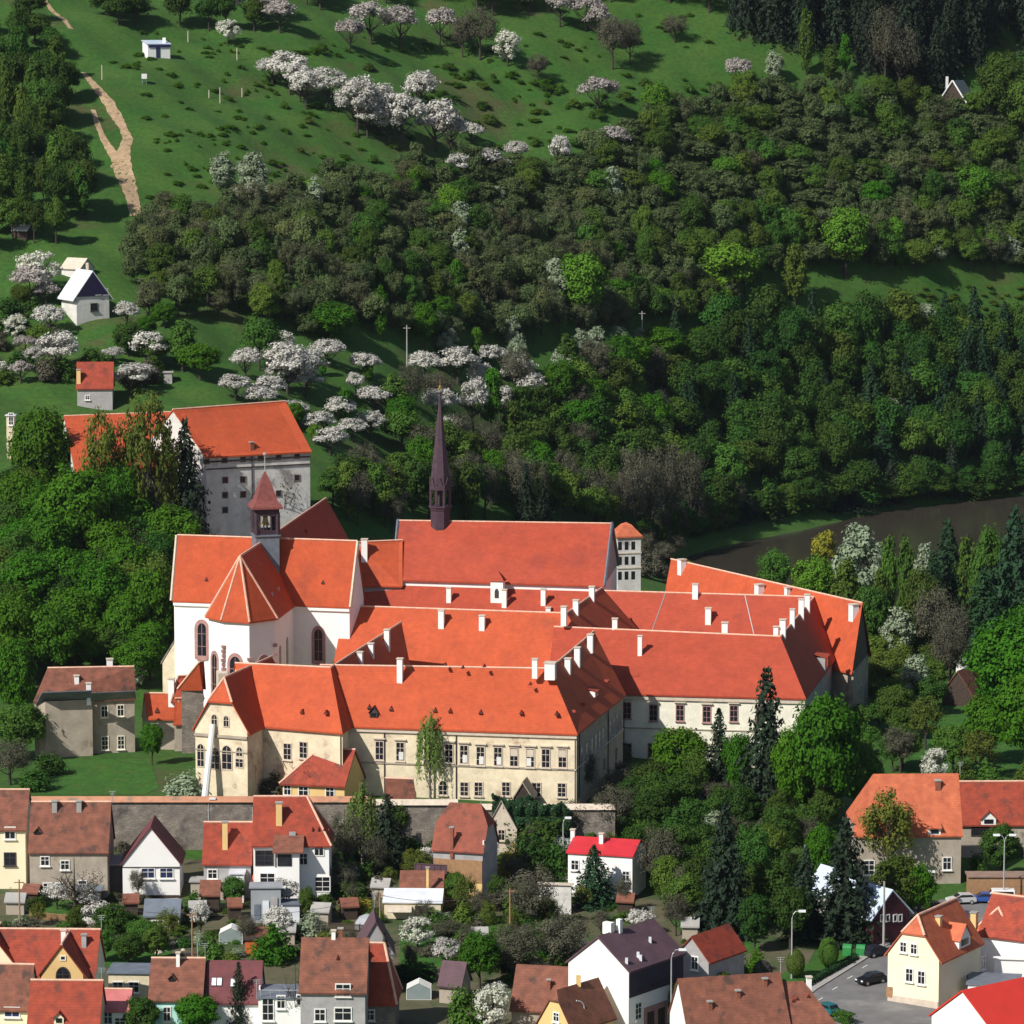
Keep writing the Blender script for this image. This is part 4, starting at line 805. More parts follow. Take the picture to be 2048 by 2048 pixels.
h2 = house('ruined_house', 'crumbling stone gable with one dark window under the ivy mass', 1003, 1712, 4.6, 4, 4.2, 4.4, -6, axis='y', wm=LIMEST, rm=OLDPL, cat='ruin', caps=False, over=.1); win(h2, 'end0', 1003, 1670, .9, 1.5, fm=LIMEST)
h = house('white_house', 'white cube house with shallow crimson roof behind a conifer', 1200, 1797, 10.0, 8, 6.6, 1.5, -16, wm=WHITE, rm=REDMET, caps=False, over=.3)
chimney(h, 1203, 1688, 1668, .6); chimney(h, 1146, 1674, 1660, .6); win(h, 'e', 1252, 1752, .9, 1.3); win(h, 'e', 1150, 1730, 1, 1.3)
flat('garden_wall', 'white whitewashed garden wall with climbing stems left of the conifer', 1110, 1828, 4.6, .6, 4.2, -8, wm=BARNW, rm=LIMEST, cat='wall')
flat('porch', 'small red-railed porch at the left corner of the crimson-roofed house', 1132, 1760, 1.8, 2, 1.2, -16, wm=WHITE, rm=REDMET, cat='porch')
# -- lower middle: white house with violet roof
rt = thing('town_house', 'big white-gabled house with violet roof and dark street front', 'house', ground(1200, 2080))
e0_ = P(1260, 1944, -.6); zr_ = 3.4
h = wpx(rt, (1260, 1944), (1372, 1906), (1195, 1872), (1307, 1836), -.6, zr_, -12, wm=WHITE, rm=TILE_V, caps=False, over=.35); h.base = ground(1200, 2080); h.base.z = -9.4
for px, py in ((1282,1962),(1310,1952),(1333,1942)): win(h, 'e', px, py, 1.2, 1.6, fm=WOODD)
for px, py in ((1276,2022),): win(h, 'e', px, py, 1.2, 2.0)
p, x, nn = on_side(h, 'e', 1310, 2030); MB().obox(Vector((p.x, p.y, h.base.z+1.5)), x, nn, (0, 0, 1), 5, .3, 3.6).build('shop_front', SANDST, h.root)
for k in (-1.2, 1.2): MB().obox(Vector((p.x, p.y, h.base.z+1.3))+x*k+nn*.18, x, nn, (0, 0, 1), 1.4, .1, 2.6).build('door', WOODD, h.root)
MB().obox(Vector((*((h.C[0]+h.C[1])/2).xy, -2.3))+nn*.07, x, nn, (0, 0, 1), (h.C[1]-h.C[0]).length-.1, .14, 3.6).build('upper_shade_panel', mat('painted_violet_shade', (.045, .035, .06), (.035, .028, .045), 1), h.wall)  # dark violet panel paints the shade on the upper street wall
for px, py in ((1300,1884),(1276,1914),(1281,1920),(1253,1926)):
    p = hit(h, 'e', px, py); MB().box(p+Vector((0, 0, .25)), .35, .35, .8).build('roof_vent', METW, h.roof)
p = h.R0.lerp(h.R1, .25); MB().box(p+Vector((-.4, .3, .4)), 1.3, .8, 1.5, R(-36)).build('chimney', WHITE, h.roof)
MB().box(p+Vector((1.0, .9, .5)), .6, .6, 1.8, R(-36)).build('chimney', WHITE, h.roof)
h = house('town_house', 'narrow shaded house with red roof behind the violet-roofed one', 1384, 2012, 5.2, 9, 6.2, 3.2, -36, axis='y', wm=GREYPL, rm=TILE_R, caps=False)
for px, py in ((1390,1926),(1390,1976)): win(h, 'end0', px, py, .9, 1.6)
h = house('barn', 'barn with striped brown roof and yellow rounded gable at bottom centre', 1110, 2108, 5.4, 9, 3.4, 4.8, -40, axis='y', wm=YEL, rm=TILE_B, cat='barn', caps=False, half=(.25, 0)); win(h, 'end0', 1113, 2034, .8, 1.0)
MB().box(h.R0.lerp(h.R1, .55)+Vector((0, 0, .3)), .6, .6, 1.4).build('chimney', YEL, h.roof)
h = house('outbuilding', 'plain brown-roofed outbuilding behind the yellow gabled barn', 1084, 2062, 8.4, 8, 2.6, 5.0, -12, wm=OLDPL, rm=TILE_B, cat='outbuilding', caps=False); chimney(h, 1098, 1982, 1960, .4, m=BRICK)
h = house('town_house', 'long chestnut-roofed house with a white gable at the bottom edge', 1476, 2122, 13.5, 8, 4.4, 5.6, 14, wm=WHITE, rm=TILE_B, caps=False)
for px, yb, yt in ((1530,1974,1964),(1476,1998,1988),(1420,2022,2010)): chimney(h, px, yb, yt+2-8, .5, m=BRICK)
h = house('town_house', 'chestnut roof with round skylights stepping down to the road', 1606, 2112, 8.4, 8, 4.0, 4.6, 8, wm=GREYPL, rm=TILE_B, caps=False, ends=('gable', 'hip')); chimney(h, 1618, 1972, 1955, .6)
for px, py in ((1586,2002),(1593,1998),(1616,1993)): vent(h, px, py, .5, .4)
flat('shed', 'pale grey metal roof at the bottom before the chestnut roofs', 1580, 2150, 6, 5, 3.0, 4, wm=GREYPL, rm=METW, cat='shed')
# -- right
h = house('old_house', 'big old house with broad salmon roof and one dormer behind trees', 1815, 1768, 16.0, 10, 7.2, 8.2, 2, wm=OLDPL, rm=TILE_SAL, half=(.8, .0), caps=False)
chimney(h, 1876, 1582, 1562, .8, m=BRICK); dormer(h, 1869, 1668, 1.8, 1.0, 1.6, 3.6, shed=True, rm=TILE_SAL, wm=WHITE)
win(h, 'e', 1894, 1727, 1.1, 1.7); win(h, 'e', 1738, 1735, 1.4, 2.0); win(h, 'e', 1790, 1732, 1.2, 1.8)
h = house('long_house', 'long low red-roofed house reaching the right edge beyond the lamp', 1985, 1715, 14.5, 8, 5.0, 5.8, 1, wm=OLDPL, rm=TILE_R)
c = dormer(h, 1977, 1648, 2.2, 1.0, 1.0, 2.5); win(h, 'e', 2035, 1710, 1.4, 2.2, fm=WOODD); win(h, 'e', 1960, 1660, 2.4, 1.6, fm=WOODD, sill=False)
h = flat('stone_terrace', 'long weathered wooden terrace wall above the parked cars', 2000, 1798, 9, 3, 3.2, 0, wm=WOODN, rm=mat('weathered_boards', (.3, .2, .15), (.22, .15, .12), 1), cat='wall')
h = house('garden_house', 'small grey-roofed summerhouse left of the dark spruce', 1628, 1780, 2.8, 3, 5.0, 1.4, 0, wm=OLDPL, rm=SLATE, cat='house', caps=False); win(h, 'e', 1632, 1742, .8, 1.3)
h = house('timber_hall', 'dark red boarded hall with pale blue metal roof beside the spruce', 1782, 1886, 6.6, 9, 3.8, 3.8, 36, axis='y', wm=WOODR, rm=METB, cat='hall', caps=False, over=.6)
for px in (1764, 1775, 1790, 1800): win(h, 'end0', px, 1836, .5, .8, mull=0, sill=False)
h = house('shed', 'smaller pale metal roof behind the dark red hall', 1718, 1862, 5.0, 9, 4.6, 3.4, 34, axis='y', wm=GREYPL, rm=METB, cat='shed', caps=False)
h = house('yellow_house', 'cream house with salmon red roof, wide dormer and half-hip by the road', 1826, 2010, 7.4, 13, 6.2, 5.6, -32, axis='y', wm=YELP, rm=TILE_SAL, half=(.4, .0), over=.5)
for px, py, w_, h_ in ((1807,1894,.8,1.2),(1828,1898,.8,1.2),(1819,1950,.9,1.6),(1843,1955,.9,1.6)): win(h, 'end0', px, py, w_, h_)
p, x, nn = on_side(h, 'end0', 1779, 1984); MB().obox(p+nn*.05, x, nn, (0, 0, 1), .9, .12, 1.4).build('notice_board', WOODN, h.root)
dormer(h, 1928, 1892, 3.4, 1.3, 1.7, 3.8, rm=TILE_SAL); win(h, 'e', 1965, 1925, 1.2, 1.6); win(h, 'e', 1935, 1960, 1., 1.5)
chimney(h, 1878, 1850, 1834, .7, m=YEL)
b = h.base; MB().obox(b-h.Y*.12+Vector((0, 0, .2)), h.X, h.Y, (0, 0, 1), 7.3, .12, 1.5).build('plinth', LIMEST, h.wall)
h = house('town_house', 'white house with red and orange hipped roofs behind the cream house', 2010, 1955, 8, 9, 5.4, 4.8, -30, wm=WHITE, rm=TILE_R)
c = house('', '', 1985, 1946, 5.0, 5, 5.6, 3.0, -30, axis='y', wm=YELP, rm=TILE_SAL, root=h.root, ends=('hip', 'gable')); c.roof.name = 'bay_roof'; c.wall.name = 'bay_wall'; win(c, 'end0', 2010, 1890, .7, 1.8); chimney(h, 1949, 1850, 1826, .8, m=YEL)
flat('garage', 'flat blue-grey garage roof between cream house and red roof', 1985, 2010, 6.5, 6, 2.6, -10, wm=WHITE, rm=SLATE, cat='garage')
flat('yard_wall', 'bright white yard wall behind the flat garage roof', 2030, 1972, 5.5, .5, 3.6, -8, wm=WHITE, rm=WHITE, cat='wall')
h = house('depot', 'low white depot with vivid red metal roof in the lower right corner', 1925, 2120, 11, 20, 4.6, 4.4, -52, axis='y', wm=WHITE, rm=mat('bright_red_sheet', (.62, .045, .03), (.54, .04, .028), .4, .45), cat='depot', caps=False, over=.4)
# -- hill houses
h = house('chalet', 'A-roofed chalet with shining pale metal roof and dark blue gable on the slope', 186, 640, 7.6, 8.5, 4.4, 6.2, 30, axis='y', wm=BARNW, rm=METW, cat='chalet', caps=False, over=.9)
p, x, nn = on_side(h, 'end0', 200, 600); gg = [up(h.C[0], h.zt), up(h.C[3], h.zt), up((h.C[0]+h.C[3])/2, h.R0.z-.4)]
gc = MB().poly_prism([v+nn*.06 for v in gg], [v+nn*.2 for v in gg]).build('gable_boards', mat('blue_black_boards', (.02, .015, .06), (.015, .012, .04), 1), h.root)
for px in (196, 211): win(h, 'end0', px, 583, .9, 1.1, fm=CURT); 
win(h, 'end0', 188, 614, 1.4, 1.4, fm=FRD)
MB().box(h.R0.lerp(h.R1, .4)+Vector((.2, 0, .6)), .6, .6, 1.8).build('chimney', CREAM, h.roof)
h = house('cottage', 'small grey cottage with red-brown roof and yellow chimney above the granary', 190, 818, 7.6, 6.5, 4.2, 5.2, 3, wm=GREYPL, rm=TILE_R, cat='cottage', caps=False); chimney(h, 157, 768, 740, .8, m=YEL); win(h, 'e', 175, 795, .8, .8)
h = flat('hut', 'low white hut with sloping pale roof and dark blue doorway sunk in the meadow', 318, 116, 6.0, 4, 3.4, 24, wm=WHITE, rm=METB, cat='hut', tilt=.9); door(h, 'e', 332, h.base.z, 1.1, 2.8, BGLASS)
MB().obox(h.base+h.d*.2-h.n*.12+Vector((0, 0, 3.0)), h.d, h.n, (0, 0, 1), 5.9, .2, .6).build('fascia', mat('blue_paint', (.03, .025, .12), (.025, .02, .1), 1), h.root); MB().box(h.base+Vector((1.2, 2, 4.4)), .8, .8, 1.4).build('chimney', WHITE, h.roof)
h = house('cabin', 'A-frame cabin with white bargeboards under the dark spruces', 1905, 232, 7, 9, 3.5, 6.4, -26, axis='y', wm=WOODD, rm=SLATE, cat='cabin', caps=False, over=.8)
q = MB(); nn = -h.d
for e in (h.E0, h.B0): q.tube([e-h.d*.12, h.R0-h.d*.12], .22, 4)
q.build('bargeboard', WHITE, h.roof); MB().box(h.R0.lerp(h.R1, .2)+Vector((-2.2, 0, -.6)), .7, .7, 3.4).build('chimney', CURT, h.roof)
h = house('pavilion', 'brown swept-roof pavilion half hidden by trees at the right', 1915, 1412, 6, 8, 1.6, 4.8, -30, axis='y', wm=WOODD, rm=TILE_B, cat='pavilion', caps=False, over=.5)
h = flat('garden_hut', 'tiny white flat-roofed hut behind the brown pavilion', 1928, 1350, 3, 3, 2.4, -10, wm=WHITE, rm=METW, cat='hut')
h = house('town_house', 'orange-roofed house at the left edge below the round trees', 22, 1085, 8, 9, 3.6, 4.4, 20, axis='y', wm=OLDPL, rm=TILE_O, cat='house'); 
h = house('cottage', 'half-hidden dark cottage at the left edge above the orange roof', -8, 1030, 7, 7, 3, 3, 0, wm=BARNW, rm=TILE_B, cat='cottage', caps=False)
h = flat('lookout', 'tall pale timber lookout frame at the left edge by the round trees', 22, 918, 1.6, 1.6, 8.5, 0, wm=CREAM, rm=METW, cat='tower'); win(h, 'e', 22, 838, .8, 2.2, fm=FRW)
h = flat('tool_shed', 'small grey block shed in the garden above the granary', 336, 768, 1.7, 2, 2.3, 0, wm=CONC, rm=CONC, cat='shed')
h = house('hut', 'pale roofed hut behind the white blossom tree near the chalet', 142, 555, 5.5, 5, 2, 2.2, -30, wm=BARNW, rm=LIMEST, cat='hut', caps=False)
h = house('hut', 'small grey-roofed hut in the trees at the left edge', 40, 478, 4, 4, 2, 1.6, -20, wm=WOODD, rm=METW, cat='hut', caps=False)
h = house('shelter', 'white tent roof in the garden right of the east wing', 1375, 1596, 6.2, 4, .8, 1.6, 3, wm=WHITE, rm=METW, cat='tent', caps=False)
# tarpaulin, pool and yard things
q = ground(735, 1856); b = MB(); b.lathe((q.x, q.y, q.z-.1), [(1.9, 0), (1.8, .9), (1.2, 1.7), (.3, 2.1)], 9); tag(b.build('tarpaulin_heap', SHEETM, org=q), 'grey tarpaulin-covered heap on the trodden yard', 'tarpaulin')
q = ground(1000, 1815); t = thing('parasol', 'white garden parasol beside the yellow-based brown house', 'parasol', q); MB().tube([q, q+Vector((0, 0, 2.6))], .05, 6).build('pole', STEEL, t); MB().lathe((q.x, q.y, q.z), [(1.6, 2.0), (1.5, 2.08), (.7, 2.5), (.05, 2.75)], 10).build('canopy', CURT, t)
q = ground(1006, 1822); t = thing('garden_table', 'wooden garden table under the white parasol', 'table', q); MB().box(q+Vector((0, 0, .75)), 1.5, .8, .08).build('tabletop', WOODN, t)
for sx in (-.6, .6):
    for sy in (-.3, .3): MB().box(q+Vector((sx, sy, .36)), .07, .07, .72).build('leg', WOODN, t)
def bin_(px, py, label):
    q = ground(px, py); t = thing('recycling_bin', label, 'bin', q); GB = mat('green_plastic', (.03, .22, .06), (.025, .17, .05), 1, .5)
    MB().box(q+Vector((0, 0, .65)), 1.2, 1.0, 1.15, -.3).build('body', GB, t); MB().lathe((0, 0, 0), [(0, 0)], 3)
    a = Vector((math.cos(-.3), math.sin(-.3), 0)); MB().tube([q+a*-.62+Vector((0, 0, 1.2)), q+a*.62+Vector((0, 0, 1.2))], .5, 10).build('lid', GB, t)
bin_(1695, 1912, 'left green recycling bin at the end of the hedge'); bin_(1722, 1913, 'right green recycling bin next to the road')
# ------------------------------------------------------------------ trees
def raw_mesh(name, V, Fq, m):
    me = bpy.data.meshes.new(name); n = len(V); k = len(Fq)
    me.vertices.add(n); me.vertices.foreach_set('co', np.asarray(V, np.float32).ravel())
    me.loops.add(k*4); me.loops.foreach_set('vertex_index', np.asarray(Fq, np.int32).ravel())
    me.polygons.add(k); me.polygons.foreach_set('loop_start', np.arange(0, 4*k, 4, dtype=np.int32)); me.polygons.foreach_set('loop_total', np.full(k, 4, np.int32))
    me.update(calc_edges=True); me.materials.append(m); return me
def unit(a): return a/np.maximum(np.linalg.norm(a, axis=1, keepdims=True), 1e-6)
def leaves(C, Nn, S, asp=.62, bend=.18):
    n = len(C); r = unit(rng.normal(size=(n, 3))); u = unit(np.cross(Nn, r)); v = np.cross(Nn, u); S = S[:, None]
    a = C-u*S; b = C+v*S*asp-Nn*S*bend; c = C+u*S; d = C-v*S*asp-Nn*S*bend
    V = np.stack([a, b, c, d], 1).reshape(-1, 3); return V, np.arange(4*n).reshape(-1, 4)
def sph(n): return unit(rng.normal(size=(n, 3)))
def clumps(cs, rs, per, size, flat=.8, up_=.25, ctr=(0, 0, 6)):
    P_, N_2 = [], []
    for c, r in zip(cs, rs):
        k = max(4, int(per*rng.uniform(.7, 1.3))); d = sph(k); q = c+d*r*rng.uniform(.3, 1.28, (k, 1))*np.array([1, 1, flat])
        out = unit(q-np.array(ctr)); nn = unit(d*.8+out*.5+rng.normal(size=(k, 3))*.45+np.array([0, 0, up_])); P_.append(q); N_2.append(nn)
    C = np.concatenate(P_); Nn = np.concatenate(N_2); return leaves(C, Nn, size*rng.uniform(.6, 1.3, len(C)))
def crown_round(ncl, per, size, rx=3.6, rz=3.6, zc=6.2, cr=(1.0, 1.7), low=-.75, inner=.5):
    d = sph(ncl*3); d = d[d[:, 2] > low][:ncl]; rad = rng.uniform(inner, 1.0, (len(d), 1))**.6
    c = d*rad*np.array([rx, rx, rz])*rng.uniform(.78, 1.02, (len(d), 1))+np.array([0, 0, zc])
    return clumps(c, rng.uniform(cr[0], cr[1], len(d)), per, size, ctr=(0, 0, zc-1))
def trunk_mesh(name, m, h=6, r=.28, limbs=6, spread=2.6, top=8.5, twigs=0, seed=0):
    rr = random.Random(seed); b = MB(); lean = rr.uniform(-.3, .3)
    b.tube([(0, 0, -.6), (lean*.3, 0, h*.35), (lean, lean*.5, h*.7), (lean*1.2, lean*.6, top)], [r, r*.8, r*.6, r*.15], 6)
    for k in range(limbs):
        a = k*2.4+rr.uniform(-.4, .4); z0 = h*rr.uniform(.35, .75); e = Vector((math.cos(a)*spread*rr.uniform(.6, 1.1), math.sin(a)*spread*rr.uniform(.6, 1.1), z0+rr.uniform(1.5, 3.6)))
        s_ = Vector((lean*z0/h, lean*.4*z0/h, z0)); mid_ = s_.lerp(e, .5)+Vector((0, 0, -.3)); b.tube([s_, mid_, e], [r*.5, r*.32, r*.08], 5)
        for t in range(twigs):
            f = rr.uniform(.25, 1); p = s_.lerp(e, f); q = p+Vector((rr.uniform(-1, 1), rr.uniform(-1, 1), rr.uniform(.2, 1.5)))*rr.uniform(.6, 1.3); b.tube([p, q], [r*.16, r*.04], 3)
            for u in range(3):
                p2 = p.lerp(q, rr.uniform(.4, 1)); b.tube([p2, p2+Vector((rr.uniform(-1, 1), rr.uniform(-1, 1), rr.uniform(0, 1)))*.7], [r*.07, r*.03], 3)
    me = bpy.data.meshes.new(name); me.from_pydata([tuple(v) for v in b.v], [], b.f); me.materials.append(m); return me
def conifer(n_lay, per, size, H=10, rb=2.6, gap=.12, droop=.35):
    C, Nn = [], []
    for k in range(n_lay):
        f = k/(n_lay-1); z = .7+(H-.7)*f; r = rb*(1-f)**.7*(.8+.4*rng.random())+.12; nb = max(4, int(9*(1-f)+4)); a0 = rng.random()*6
        for j in range(nb):
            a = a0+j*2*math.pi/nb+rng.uniform(-.2, .2); rr_ = r*rng.uniform(.7, 1.15); m_ = max(3, int(per*(1-f*.7)))
            t = rng.uniform(.12, 1, m_)**.8; p = np.stack([np.cos(a)*rr_*t, np.sin(a)*rr_*t, z-droop*rr_*t**1.6+.1*t], 1)+rng.normal(size=(m_, 3))*np.array([.16, .16, .07])
            nn = unit(np.stack([np.cos(a)*.5+0*t, np.sin(a)*.5+0*t, .8+0*t], 1)+rng.normal(size=(m_, 3))*.45); C.append(p); Nn.append(nn)
    C = np.concatenate(C); return leaves(C, np.concatenate(Nn), size*rng.uniform(.6, 1.25, len(C)), .5)
def willow(per, size):
    C, Nn = [], []
    for k in range(90):
        a = rng.random()*6.28; r = 2.9*math.sqrt(rng.random()); zt = 9.6-r*.9+rng.uniform(-.6, .6); L = rng.uniform(2.5, 5.5); m_ = per
        t = rng.random(m_); p = np.stack([np.cos(a)*(r+.4*t)+rng.normal(size=m_)*.12, np.sin(a)*(r+.4*t)+rng.normal(size=m_)*.12, zt-L*t], 1); C.append(p)
        Nn.append(unit(np.stack([np.cos(a)+0*t, np.sin(a)+0*t, .25+0*t], 1)+rng.normal(size=(m_, 3))*.6))
    C = np.concatenate(C); return leaves(C, np.concatenate(Nn), size*rng.uniform(.6, 1.3, len(C)), .4)
LEAF = {}
def lm(key, c1, c2, tr=.18, orand=.16): LEAF[key] = mat('foliage_'+key, c1, c2, .45, .75, 4, objrand=orand, trans=tr, spec=.2)
lm('fresh', (.056,.160,.004), (.038,.116,.003), .3); lm('bright', (.10,.22,.012), (.065,.155,.010)); lm('olive', (.122,.158,.054), (.090,.122,.044), .4, .32)
lm('mid', (.080,.152,.018), (.060,.118,.015), .36, .32); lm('deep', (.046,.108,.012), (.034,.082,.010), .32, .3); lm('conifer', (.018,.034,.016), (.011,.022,.011), .05, .25)
lm('greenconifer', (.018,.055,.018), (.012,.036,.013), .08); lm('blossom', (.60,.585,.54), (.40,.39,.35), .2, .12); lm('white', (.66,.66,.58), (.46,.48,.38), .2, .1)
lm('pink', (.44,.40,.375), (.29,.265,.245), .18, .12); lm('silver', (.30,.36,.24), (.20,.26,.16), .2, .1); lm('brown', (.112,.108,.072), (.076,.074,.048), .2, .2); lm('yellow', (.30,.26,.02), (.18,.19,.02), .2, .1)
lm('ivy', (.016,.055,.016), (.010,.034,.012), .08); lm('birch', (.16,.24,.05), (.10,.17,.035), .25)
BARK = mat('bark', (.06,.048,.038), (.04,.032,.026), 2, .9); BARKL = mat('pale_bark', (.22,.2,.17), (.15,.135,.12), 2, .9)
PROTO = {}
def proto(key, fn, n, m, bark=BARK, **tk):
    L = []
    for i in range(n):
        V, Fq = fn(); L.append((raw_mesh('crown', V, Fq, m), trunk_mesh('trunk', bark, seed=len(PROTO)*10+i, **tk), V, Fq))
    PROTO[key] = L
RN = lambda *a, **k: (lambda: crown_round(*a, **k))
for nm, key in (('fresh', 'fresh'), ('bright', 'bright'), ('mid', 'mid'), ('deep', 'deep')):
    proto(nm, RN(105, 120, .215, cr=(.65, 1.25), low=-.9), 3, LEAF[key])
proto('olive', RN(44, 110, .27, rx=3.5, rz=3.2, zc=6.0, cr=(.8, 1.5), low=-.7), 4, LEAF['olive'])
proto('scrubgreen', RN(44, 110, .27, rx=3.5, rz=3.2, zc=6.0, cr=(.8, 1.5), low=-.7), 3, LEAF['mid'])
proto('scrubdeep', RN(44, 110, .27, rx=3.4, rz=3.6, zc=5.8, cr=(1.0, 1.6), low=-.6), 3, LEAF['deep'])
proto('blossom', RN(44, 62, .27, cr=(.7, 1.25), low=-.35, inner=.6, rz=3.1, zc=6.3), 3, LEAF['blossom'], limbs=8, spread=3, h=5, twigs=3)
proto('pink', RN(42, 62, .27, cr=(.7, 1.25), low=-.3, inner=.6, rz=2.9, zc=6.6), 3, LEAF['pink'], limbs=8, spread=3, h=5, twigs=3)
proto('white', RN(50, 60, .25, cr=(.6, 1.05), low=-.85, inner=.5, rz=4.0, zc=5.6), 2, LEAF['white'], limbs=8, spread=2.6, h=6, twigs=3)
proto('silver', RN(70, 70, .28, rx=2.9, rz=4.4, zc=5.4, cr=(.6, 1.1), low=-1), 2, LEAF['silver'])
proto('brown', RN(56, 120, .13, cr=(.8, 1.5), inner=.3, rz=3.8, zc=6), 3, LEAF['brown'], limbs=9, spread=3, h=6, top=9.5, twigs=5)
lm('airy', (.13,.165,.022), (.085,.115,.016), .35); lm('greyscrub', (.140,.156,.072), (.100,.114,.055), .4, .28)
proto('airy', RN(52, 66, .2, cr=(.7, 1.3), inner=.35, rz=3.9, zc=6.1), 2, LEAF['airy'], limbs=9, spread=3, h=6, top=9.4, twigs=3)
proto('greyscrub', RN(60, 76, .19, cr=(.6, 1.3), inner=.2, rz=3.9, zc=5.6, low=-.9), 3, LEAF['greyscrub'], limbs=7, spread=2.6, h=5, twigs=2)
proto('bare', RN(20, 16, .12, cr=(.7, 1.2), inner=.4, rz=3.6, zc=6), 2, LEAF['brown'], limbs=12, spread=3.4, h=6, top=9.4, twigs=9, r=.24)
proto('conifer', lambda: conifer(30, 30, .30, rb=3.9, droop=.32), 3, LEAF['conifer'], limbs=0, top=9.6, h=9)
proto('greenconifer', lambda: conifer(28, 28, .30, rb=3.9), 2, LEAF['greenconifer'], limbs=0, top=9.6, h=9)
proto('cypress', lambda: conifer(34, 22, .26, rb=3.4, droop=-.35), 1, LEAF['conifer'], limbs=0, top=9.3, h=9)
proto('column', RN(60, 75, .32, rx=2.3, rz=4.6, zc=5.2, cr=(.7, 1.2), low=-1), 2, LEAF['mid'])
proto('columnfresh', RN(60, 75, .32, rx=2.3, rz=4.6, zc=5.2, cr=(.7, 1.2), low=-1), 2, LEAF['fresh'])
proto('yellow', RN(44, 70, .32, rx=3.4, rz=4.0, zc=5.4, cr=(.9, 1.4), low=-.9), 1, LEAF['yellow'])
proto('birch', lambda: willow(46, .22), 2, LEAF['birch'], BARKL, limbs=6, spread=2, h=8, top=9.6)
def bush_fn(n=26, per=70): 
    def f():
        d = sph(n*2); d = d[d[:, 2] > -.1][:n]; c = d*np.array([3.4, 3.4, 6.5])*rng.uniform(.4, .95, (len(d), 1))+np.array([0, 0, 1.4]); return clumps(c, rng.uniform(1.0, 1.7, len(d)), per, .38, ctr=(0, 0, 1), flat=1.4)
    return f
for nm, key in (('bush', 'mid'), ('freshbush', 'fresh'), ('deepbush', 'deep'), ('palebush', 'silver'), ('yellowbush', 'yellow'), ('brownbush', 'brown')): proto(nm, bush_fn(), 2, LEAF[key], limbs=4, h=2.5, top=4, spread=1.5)
def topi():
    d = sph(5200); q = d*np.array([3.9, 3.9, 4.6])*rng.uniform(.9, 1.0, (len(d), 1))+np.array([0, 0, 5.2]); return leaves(q, unit(d+rng.normal(size=d.shape)*.35), .22*rng.uniform(.7, 1.3, len(d)))
proto('topiary', topi, 1, LEAF['mid'], limbs=0, h=3, top=5); proto('browndome', topi, 1, mat('foliage_dome', (.06,.052,.05), (.045,.04,.038), 2, .8), limbs=0, h=3, top=5)
NAME = dict(fresh='deciduous_tree', bright='deciduous_tree', mid='deciduous_tree', deep='deciduous_tree', olive='hillside_tree', scrubgreen='broadleaf_tree', scrubdeep='broadleaf_tree', blossom='blossom_tree', pink='blossom_tree', white='blossom_tree',
  silver='poplar_tree', brown='budding_tree', bare='bare_tree', airy='budding_tree', greyscrub='hillside_tree', conifer='spruce_tree', greenconifer='conifer_tree', cypress='cypress', column='poplar_tree', columnfresh='poplar_tree', yellow='deciduous_tree', birch='birch_tree', topiary='topiary_bush', browndome='dome_bush')
NT = 0
def T(kind, x, yt, yb, w, label, group=None, bury=.15, nm=None):
    global NT
    if kind in ('blossom', 'pink'): w *= 1.2; yt = min(yt-(yb-yt)*.06, yb-.8*w)
    NT += 1; L = PROTO[kind]; cr, tr, _, _ = L[NT % len(L)]; p = ground(x, yb); s = scale_at(p); H = max(1.2, (yb-yt)/s); Wd = w/s
    nm = nm or NAME.get(kind, 'bush'); o = thing(nm, label, 'bush' if nm in ('bush', 'topiary_bush', 'dome_bush') else 'tree', (p.x, p.y, p.z-bury), group)
    o.scale = (Wd/8.2, Wd/8.2, H/10.2); o.rotation_euler = (0, 0, (NT*2.399) % 6.283)
    for nmm, me in (('crown', cr), ('trunk', tr)):
        c = bpy.data.objects.new(nmm, me); COL.objects.link(c); c.parent = o
    return o
def TL(kind, label, group, *items):
    for it in items: T(kind, *it, label, group)
def inpoly(x, y, p):
    r = False; j = len(p)-1
    for i in range(len(p)):
        if (p[i][1] > y) != (p[j][1] > y) and x < (p[j][0]-p[i][0])*(y-p[i][1])/(p[j][1]-p[i][1])+p[i][0]: r = not r
        j = i
    return r
def scatter(poly, sx, sy, jit=.8):
    xs = [q[0] for q in poly]; ys = [q[1] for q in poly]; out = []; y = min(ys); k = 0
    while y < max(ys):
        x = min(xs)+(k % 2)*sx/2
        while x < max(xs):
            a, b = x+random.uniform(-.5, .5)*sx*jit, y+random.uniform(-.5, .5)*sy*jit
            if inpoly(a, b, poly): out.append((a, b))
            x += sx
        y += sy; k += 1
    return sorted(out, key=lambda q: q[1])
def stuff_mesh(name, key, items, group=None):
    """many small plants as one mass: items (x px, base y px, width px, height px)"""
    Vs, Fs, n = [], [], 0; m = None
    for i, (x, yb, w, h) in enumerate(items):
        ks = key if isinstance(key, str) else key[i % len(key)]; me, _, V, Fq = PROTO[ks][i % len(PROTO[ks])]; m = m or me.materials[0]
        p = ground(x, yb); s = scale_at(p); a = rng.random()*6.28; ca, sa = math.cos(a), math.sin(a); k = w/s/8.2
        sub = np.arange(len(Fq)); sub = sub[rng.random(len(sub)) < .55]; U = V.reshape(-1, 4, 3)[sub]; cc = U.mean(1, keepdims=True); U = (cc+(U-cc)*1.35).reshape(-1, 3)
        Q_ = np.stack([(U[:, 0]*ca-U[:, 1]*sa)*k+p.x, (U[:, 0]*sa+U[:, 1]*ca)*k+p.y, U[:, 2]*(h/s/10.2)+p.z-.2], 1)
        Vs.append(Q_); Fs.append(np.arange(len(U)).reshape(-1, 4)+n); n += len(U)
    me = raw_mesh(name, np.concatenate(Vs), np.concatenate(Fs), m); o = bpy.data.objects.new(name, me); COL.objects.link(o); return tag(o, kind='stuff')
